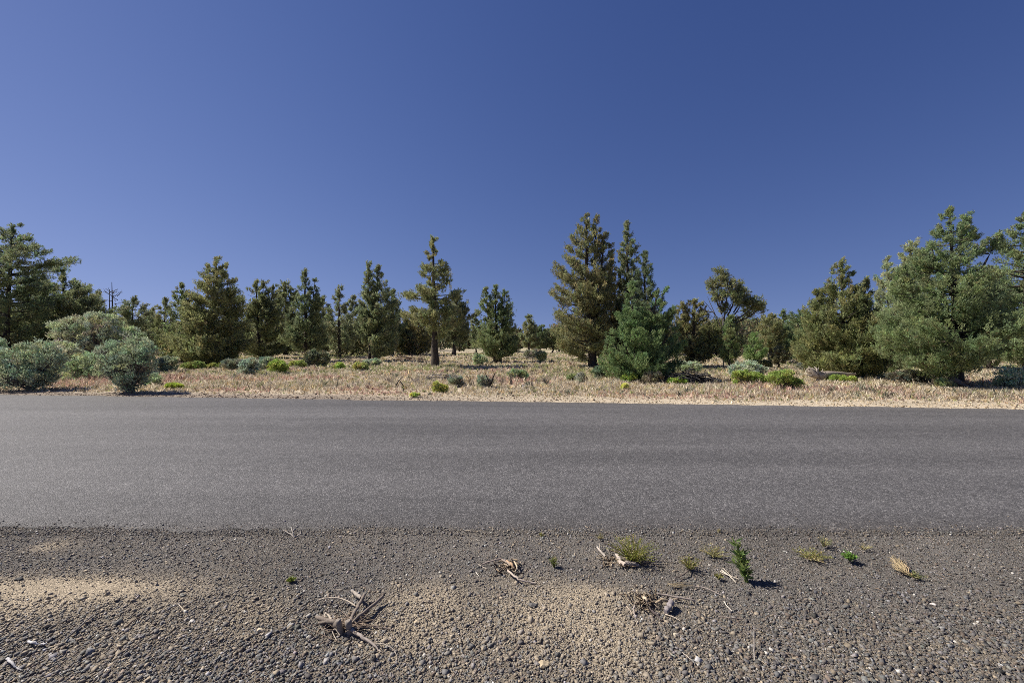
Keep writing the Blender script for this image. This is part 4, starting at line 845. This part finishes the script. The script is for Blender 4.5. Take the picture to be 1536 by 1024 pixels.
def weed(label, bx, by, kind, h, w, n, col, name='weed', cat='weed', leafL=.03, leafW=.008, straw=.15, per=9, flat=.35):
    """kind: upright leafy stalks or a wiry tuft"""
    rng = rng_of(label); base = P3(bx, by); st = MB(); lf = MB(); P, Dv, Cc = [], [], []
    for k in range(n):
        a = rng.uniform(0, 6.283); t = math.sqrt(rng.random()); tip = np.array([math.cos(a)*w*t, math.sin(a)*w*t, h*rng.uniform(.55, 1.0)*(1-flat*t)])
        if kind == 'stalk': tip = np.array([-.06*h/.28+rng.normal()*w*.35, rng.normal()*w*.3, h*rng.uniform(.35, 1) if k else h])
        b = base+np.array([math.cos(a), math.sin(a), 0])*w*.12; Q = bez(b, base+tip*np.array([.35, .35, .6]), base+tip, 7)
        c = np.array(col)*.9 if rng.random() > straw else np.array([.42, .36, .18])
        tube(st, Q, np.linspace(.0035 if kind == 'stalk' else .0016, .0008, 7), 4, c*rng.uniform(.8, 1.2), 0, None, False)
        m = per if kind != 'stalk' else per*3; u = rng.uniform(.12 if kind == 'stalk' else .3, 1, m)
        q = np.stack([np.interp(u*6, range(7), Q[:, i]) for i in range(3)], 1)
        d = nz(rng.normal(size=(m, 3))*np.array([1, 1, .4])+np.array([0, 0, .55])+nz(tip)[None]*.5)
        P.append(q); Dv.append(d); Cc.append(c*np.exp(rng.normal(size=(m, 1))*.22)*np.exp(rng.normal(size=(m, 3))*.08))
    P, Dv, Cc = map(np.concatenate, (P, Dv, Cc)); L = leafL*rng.uniform(.5, 1.3, len(P))
    blades(lf, P, Dv, L, leafW*rng.uniform(.7, 1.2, len(P)), Cc, rng)
    root = thing(name, label, cat, base); st.build('stems', M_WEED, root, base); lf.build('leaves', M_WEED, root, base); return root
weed('tall leafy green weed standing upright on the gravel, casting a dark shadow', 1120, 872, 'stalk', .275, .085, 9, (.17, .235, .07), 'leafy_weed', leafL=.062, leafW=.014, straw=.0, per=8)
weed('wide wiry yellow green weed behind the bleached driftwood', 950, 842, 'tuft', .20, .20, 120, (.25, .26, .055), leafL=.016, leafW=.006, straw=.25, per=12)
weed('low yellow green weed right of the wide wiry one', 1034, 853, 'tuft', .11, .085, 46, (.23, .235, .06), leafL=.014, leafW=.006, straw=.25)
weed('straw coloured low weed left of the tall leafy one', 1070, 834, 'tuft', .09, .11, 44, (.34, .32, .13), leafL=.014, leafW=.005, straw=.5)
weed('tiny round weed at the end of the split straw, left of the tall leafy one', 1078, 868, 'tuft', .045, .03, 24, (.28, .27, .08), leafL=.012, leafW=.006)
weed('trailing yellow weed sprawling over the gravel right of the tall leafy one', 1218, 838, 'tuft', .05, .13, 60, (.30, .29, .085), leafL=.016, leafW=.006, straw=.4, flat=.1)
weed('pale airy weed beside the trailing yellow one, nearer the asphalt', 1236, 819, 'tuft', .085, .07, 26, (.33, .33, .15), leafL=.012, leafW=.005, straw=.4)
weed('small vivid green rosette weed alone on the right gravel', 1274, 840, 'tuft', .06, .045, 26, (.17, .30, .06), leafL=.03, leafW=.010, straw=0)
weed('thin green sprig with a small shadow in front of the asphalt, near the centre', 831, 850, 'tuft', .085, .04, 24, (.20, .23, .06), leafL=.016, leafW=.005, straw=.2)
weed('tiny yellow seedling at the asphalt edge, near the centre', 813, 805, 'tuft', .045, .025, 12, (.33, .30, .10), leafL=.012, leafW=.005)
weed('single lime green seedling on the left gravel', 437, 872, 'tuft', .03, .028, 26, (.24, .28, .055), leafL=.014, leafW=.007, straw=0)
weed('faint straw weed on the far right gravel, nearer the asphalt', 1296, 824, 'tuft', .05, .06, 18, (.36, .32, .17), leafL=.012, leafW=.004, straw=.6)
weed('dry sprig at the asphalt edge behind the tall leafy weed', 1078, 800, 'tuft', .055, .02, 8, (.45, .40, .24), leafL=.012, leafW=.006, straw=.8)
weed('sparse sprig at the asphalt edge left of the wide wiry weed', 900, 808, 'tuft', .05, .045, 12, (.28, .25, .10), leafL=.012, leafW=.005, straw=.4)
weed('dull green prostrate weed on the right gravel below the dry straw plant', 1372, 866, 'tuft', .035, .07, 26, (.19, .20, .08), leafL=.014, leafW=.006, straw=.2, flat=.1)
sticks('straw_plant', 'dry straw plant lying flat, bleached orange tan, on the right gravel', 'dead plant',
       [([(1362, 862, .004), (1350, 850, .015), (1336, 836, .03)], .004, .003, (.40, .31, .19)), ([(1364, 860, .004), (1362, 850, .025), (1352, 842, .02)], .003, .003, (.38, .28, .17)), ([(1360, 861, .004), (1344, 853, .006), (1330, 845, .006)], .003, .002, DK)]
       + [([(1362+rng0.normal()*2, 861, .004), (1350+rng0.normal()*7, 848+rng0.normal()*4, .03), (1342+rng0.normal()*8, 840+rng0.normal()*4, .015)], .0014, .0009, np.array([.40, .31, .18])*rng0.uniform(.5, 1.2)) for k in range(40)])
sticks('straw_bundle', 'split pale straw lying at the left foot of the tall leafy weed', 'straw', [([(1082, 854, .01), (1094, 863, .012), (1104, 873, .004)], .004, .003, (.46, .41, .33)), ([(1080, 856, .006), (1090, 861, .012), (1108, 868, .004)], .003, .003, (.58, .50, .40)), ([(1084, 851, .006), (1098, 865, .01)], .002, .002, (.5, .43, .33))])
sticks('grass_wisp', 'flattened wisp of tan grass between the weeds and the splintered root clump', 'straw', [([(1004+rng0.normal()*3, 875+rng0.normal()*2, .02), (1016+rng0.normal()*5, 876+rng0.normal()*2, .014), (1030+rng0.normal()*9, 876+rng0.normal()*4, .005)], .0014, .0008, np.array([.40, .32, .20])*rng0.uniform(.5, 1.2)) for k in range(20)])
sticks('white_twig', 'small forked white twig standing at the left asphalt edge', 'twig', [([(441, 806, .0), (436, 800, .02), (425, 795, .035)], .006, .004, (.45, .40, .34)), ([(441, 806, .005), (439, 798, .04), (437, 790, .065)], .004, .005, (.45, .40, .34)), ([(441, 805, .01), (448, 802, .01), (452, 799, .02)], .004, .005, (.58, .5, .42)), ([(440, 808, .0), (450, 806, .008), (460, 802, .004)], .003, .002, (.35, .28, .23))])
sticks('stick', 'straight dark grey stick on the left foreground gravel', 'stick', [([(97, 959, .008), (118, 940, .018), (140, 922, .012)], .0045, .0035, (.20, .18, .165))])
sticks('stick', 'thin upright pale stem in the lower right foreground', 'stick', [([(1132, 990, .003), (1131, 970, .03), (1131, 938, .06)], .0035, .002, (.38, .33, .28))])
sticks('stick', 'short white curved twig right of the splintered root clump', 'stick', [([(1086, 901, .006), (1090, 908, .012), (1098, 916, .005)], .003, .0025, (.58, .51, .43))])
sticks('stick', 'thin brown twig lying level below the short white curved one', 'stick', [([(1077, 924, .006), (1095, 926, .012), (1114, 928, .005)], .003, .0025, (.24, .19, .155))])
sticks('stick', 'dark bent twig on the centre foreground gravel', 'stick', [([(712, 944, .004), (718, 932, .012), (726, 921, .03)], .0045, .003, (.15, .115, .10)), ([(702, 946, .004), (713, 943, .006)], .002, .002, (.36, .30, .25))])
sticks('stick', 'short brown curved twig on the left tan patch', 'stick', [([(190, 939, .004), (198, 931, .015), (210, 925, .006)], .004, .003, (.12, .085, .065))])
sticks('stick', 'thin pale straw among dark chips, left of the tan mound', 'stick', [([(268, 906, .006), (276, 915, .01)], .002, .002, (.55, .47, .36))])
sticks('stick', 'short tan stick near the asphalt left of centre', 'stick', [([(698, 795, .02), (712, 794.5, .022)], .004, .003, (.50, .43, .32))])
sticks('stick', 'long faint root fibre on the lower right gravel', 'stick', [([(1040, 878, .004), (1060, 881, .006), (1082, 892, .004)], .0025, .002, (.34, .28, .24))])
sticks('stick', 'dark curved twig under the low yellow green weed', 'stick', [([(1034, 853, .01), (1030, 858, .02), (1020, 864, .012), (1012, 866, .004)], .004, .003, (.13, .10, .085))])
sticks('stick', 'pale fibre slanting across the lowest right corner gravel', 'stick', [([(1024, 978, .004), (1036, 988, .006), (1046, 996, .003)], .0022, .0018, (.42, .36, .30))])
sticks('stick', 'pale split stick at the left end of the flattened dead weed', 'stick', [([(718, 846, .006), (730, 853, .006)], .004, .003, PT)])
sticks('stick', 'tiny white wood chip below the left end of the flattened dead weed', 'stick', [([(714, 858, .004), (718, 863, .004)], .0035, .003, (.6, .54, .45))])
sticks('stick', 'slanting pale twig left of the splintered root clump', 'stick', [([(935, 905, .006), (942, 911, .005), (949, 920, .004)], .003, .003, (.36, .29, .23))])
sticks('stick', 'small cream wood sliver below the splintered root clump', 'stick', [([(957, 931, .004), (954, 937, .003)], .005, .003, PT)])
sticks('stick', 'thin pale straw lying above the uprooted stump', 'stick', [([(500, 884, .005), (502, 883, .006), (513, 884, .005)], .002, .002, PT)])
sticks('bark_curl', 'curled white bark strip in the lower left corner', 'bark', [([(11, 987, .006), (17, 994, .02), (24, 1000, .006)], .007, .004, (.50, .48, .47)), ([(24, 1000, .006), (32, 1004, .004)], .003, .002, (.40, .38, .37))])
sticks('bark_scrap', 'white crumbled scrap in the left corner, above the curled bark strip', 'bark', [([(43, 961, .012), (50, 964, .016), (58, 965, .006)], .007, .004, (.60, .58, .56)), ([(62, 966, .004), (70, 964, .012)], .006, .004, (.52, .50, .49))])
def pebble(label, px, py, r, col, name='stone', flat=.6):
    mb = MB(); rng = rng_of(label); p = P3(px, py); p[2] = shoulder_z(p[0], p[1])+r*.3
    V, Fc = ico(); E = (V[Fc][:, [0, 1, 2]]+V[Fc][:, [1, 2, 0]])/2      # one subdivision keeps it a rounded chip
    vs = []; fs = []
    for k in range(20):
        a, b, c = V[Fc[k]]; ab, bc, ca = E[k]; i = len(vs); vs += [a, b, c, ab, bc, ca]; fs += [(i, i+3, i+5), (i+3, i+1, i+4), (i+5, i+4, i+2), (i+3, i+4, i+5)]
    v = nz(np.array(vs)); g = 1+.16*np.sin(v[:, 0]*5+r*900)+.12*np.cos(v[:, 1]*4+px)+.1*np.sin(v[:, 2]*6+py)
    v = v*g[:, None]*np.array([1.15, .85, flat])*r+p; mb.add(v, np.array(fs), col)
    tag(mb.build(name, M_STONE, None, p), label, 'stone')
pebble('pale cream stone on the left tan mound', 390, 946, .017, (.58, .48, .33))
pebble('black oval pebble at the left end of the sandy patch', 28, 871.5, .019, (.05, .048, .045), flat=.5)
pebble('square tan stone on the centre dirt patch', 625, 935, .016, (.42, .34, .23))
pebble('white chip on the gravel left of the tan mound', 288, 932, .012, (.62, .57, .50))
pebble('cream pebble below the splintered root clump', 1013, 951, .011, (.50, .44, .33))
pebble('pink white chip alone on the far right gravel', 1400, 905, .014, (.62, .55, .50), flat=.35)
pebble('flat dark slab half sunk right of the centre dirt patch', 798, 912, .024, (.115, .108, .10), flat=.4)
pebble('tan clod at the bottom of the frame right of centre', 815, 999, .024, (.40, .32, .21), 'dirt_clod')

# ------------------------------------------------------------------ camera, sun, sky
cam = bpy.data.cameras.new('camera'); co = bpy.data.objects.new('camera', cam); COL.objects.link(co)
co.location = (0, 0, H); co.rotation_euler = (math.pi/2, 0, 0); cam.sensor_width = 36; cam.lens = 15; cam.clip_start = .05; cam.clip_end = 4000
scene.camera = co
sl = bpy.data.lights.new('sun', 'SUN'); so = bpy.data.objects.new('sun', sl); COL.objects.link(so)
sl.energy = 5.0; sl.angle = math.radians(.53); sl.color = (1, .945, .86); so.rotation_euler = Vector(SUN).to_track_quat('Z', 'Y').to_euler()
w = bpy.data.worlds.new('World'); scene.world = w; w.use_nodes = True; nt = w.node_tree; bg = nt.nodes['Background']
sk = nt.nodes.new('ShaderNodeTexSky'); sk.sky_type = 'NISHITA'; sk.sun_disc = False; sk.sun_elevation = SUN_EL; sk.sun_rotation = math.atan2(SUN[0], SUN[1])
sk.altitude = 1200; sk.air_density = 1.0; sk.dust_density = .2; sk.ozone_density = 4.0
tc = nt.nodes.new('ShaderNodeTexCoord'); sp = nt.nodes.new('ShaderNodeSeparateXYZ'); cb = nt.nodes.new('ShaderNodeCombineXYZ'); ma = nt.nodes.new('ShaderNodeMath'); ma.operation = 'MULTIPLY_ADD'
nt.links.new(tc.outputs['Generated'], sp.inputs[0]); nt.links.new(sp.outputs[0], cb.inputs[0]); nt.links.new(sp.outputs[1], cb.inputs[1])
ma.inputs[1].default_value = .85; ma.inputs[2].default_value = .17; nt.links.new(sp.outputs[2], ma.inputs[0]); nt.links.new(ma.outputs[0], cb.inputs[2])
vn = nt.nodes.new('ShaderNodeVectorMath'); vn.operation = 'NORMALIZE'; nt.links.new(cb.outputs[0], vn.inputs[0]); nt.links.new(vn.outputs[0], sk.inputs[0])   # thin dry high desert air: little whitening at the horizon
sc = nt.nodes.new('ShaderNodeSeparateColor'); cc = nt.nodes.new('ShaderNodeCombineColor'); nt.links.new(sk.outputs[0], sc.inputs[0])   # deep, clear blue of the photograph's rendition
for k, (g, m) in enumerate(((1.45, .76), (1.22, .64), (.92, 1.07))):
    pw = nt.nodes.new('ShaderNodeMath'); pw.operation = 'POWER'; pw.inputs[1].default_value = g; nt.links.new(sc.outputs[k], pw.inputs[0])
    ml = nt.nodes.new('ShaderNodeMath'); ml.operation = 'MULTIPLY'; ml.inputs[1].default_value = m; nt.links.new(pw.outputs[0], ml.inputs[0]); nt.links.new(ml.outputs[0], cc.inputs[k])
nt.links.new(cc.outputs[0], bg.inputs[0]); bg.inputs[1].default_value = .066
scene.view_settings.view_transform = 'Standard'; scene.view_settings.look = 'None'; scene.view_settings.exposure = 0.60; scene.view_settings.gamma = 1
scene.view_settings.use_curve_mapping = False

scene.cycles.filter_width = .85; scene.cycles.use_denoising = False
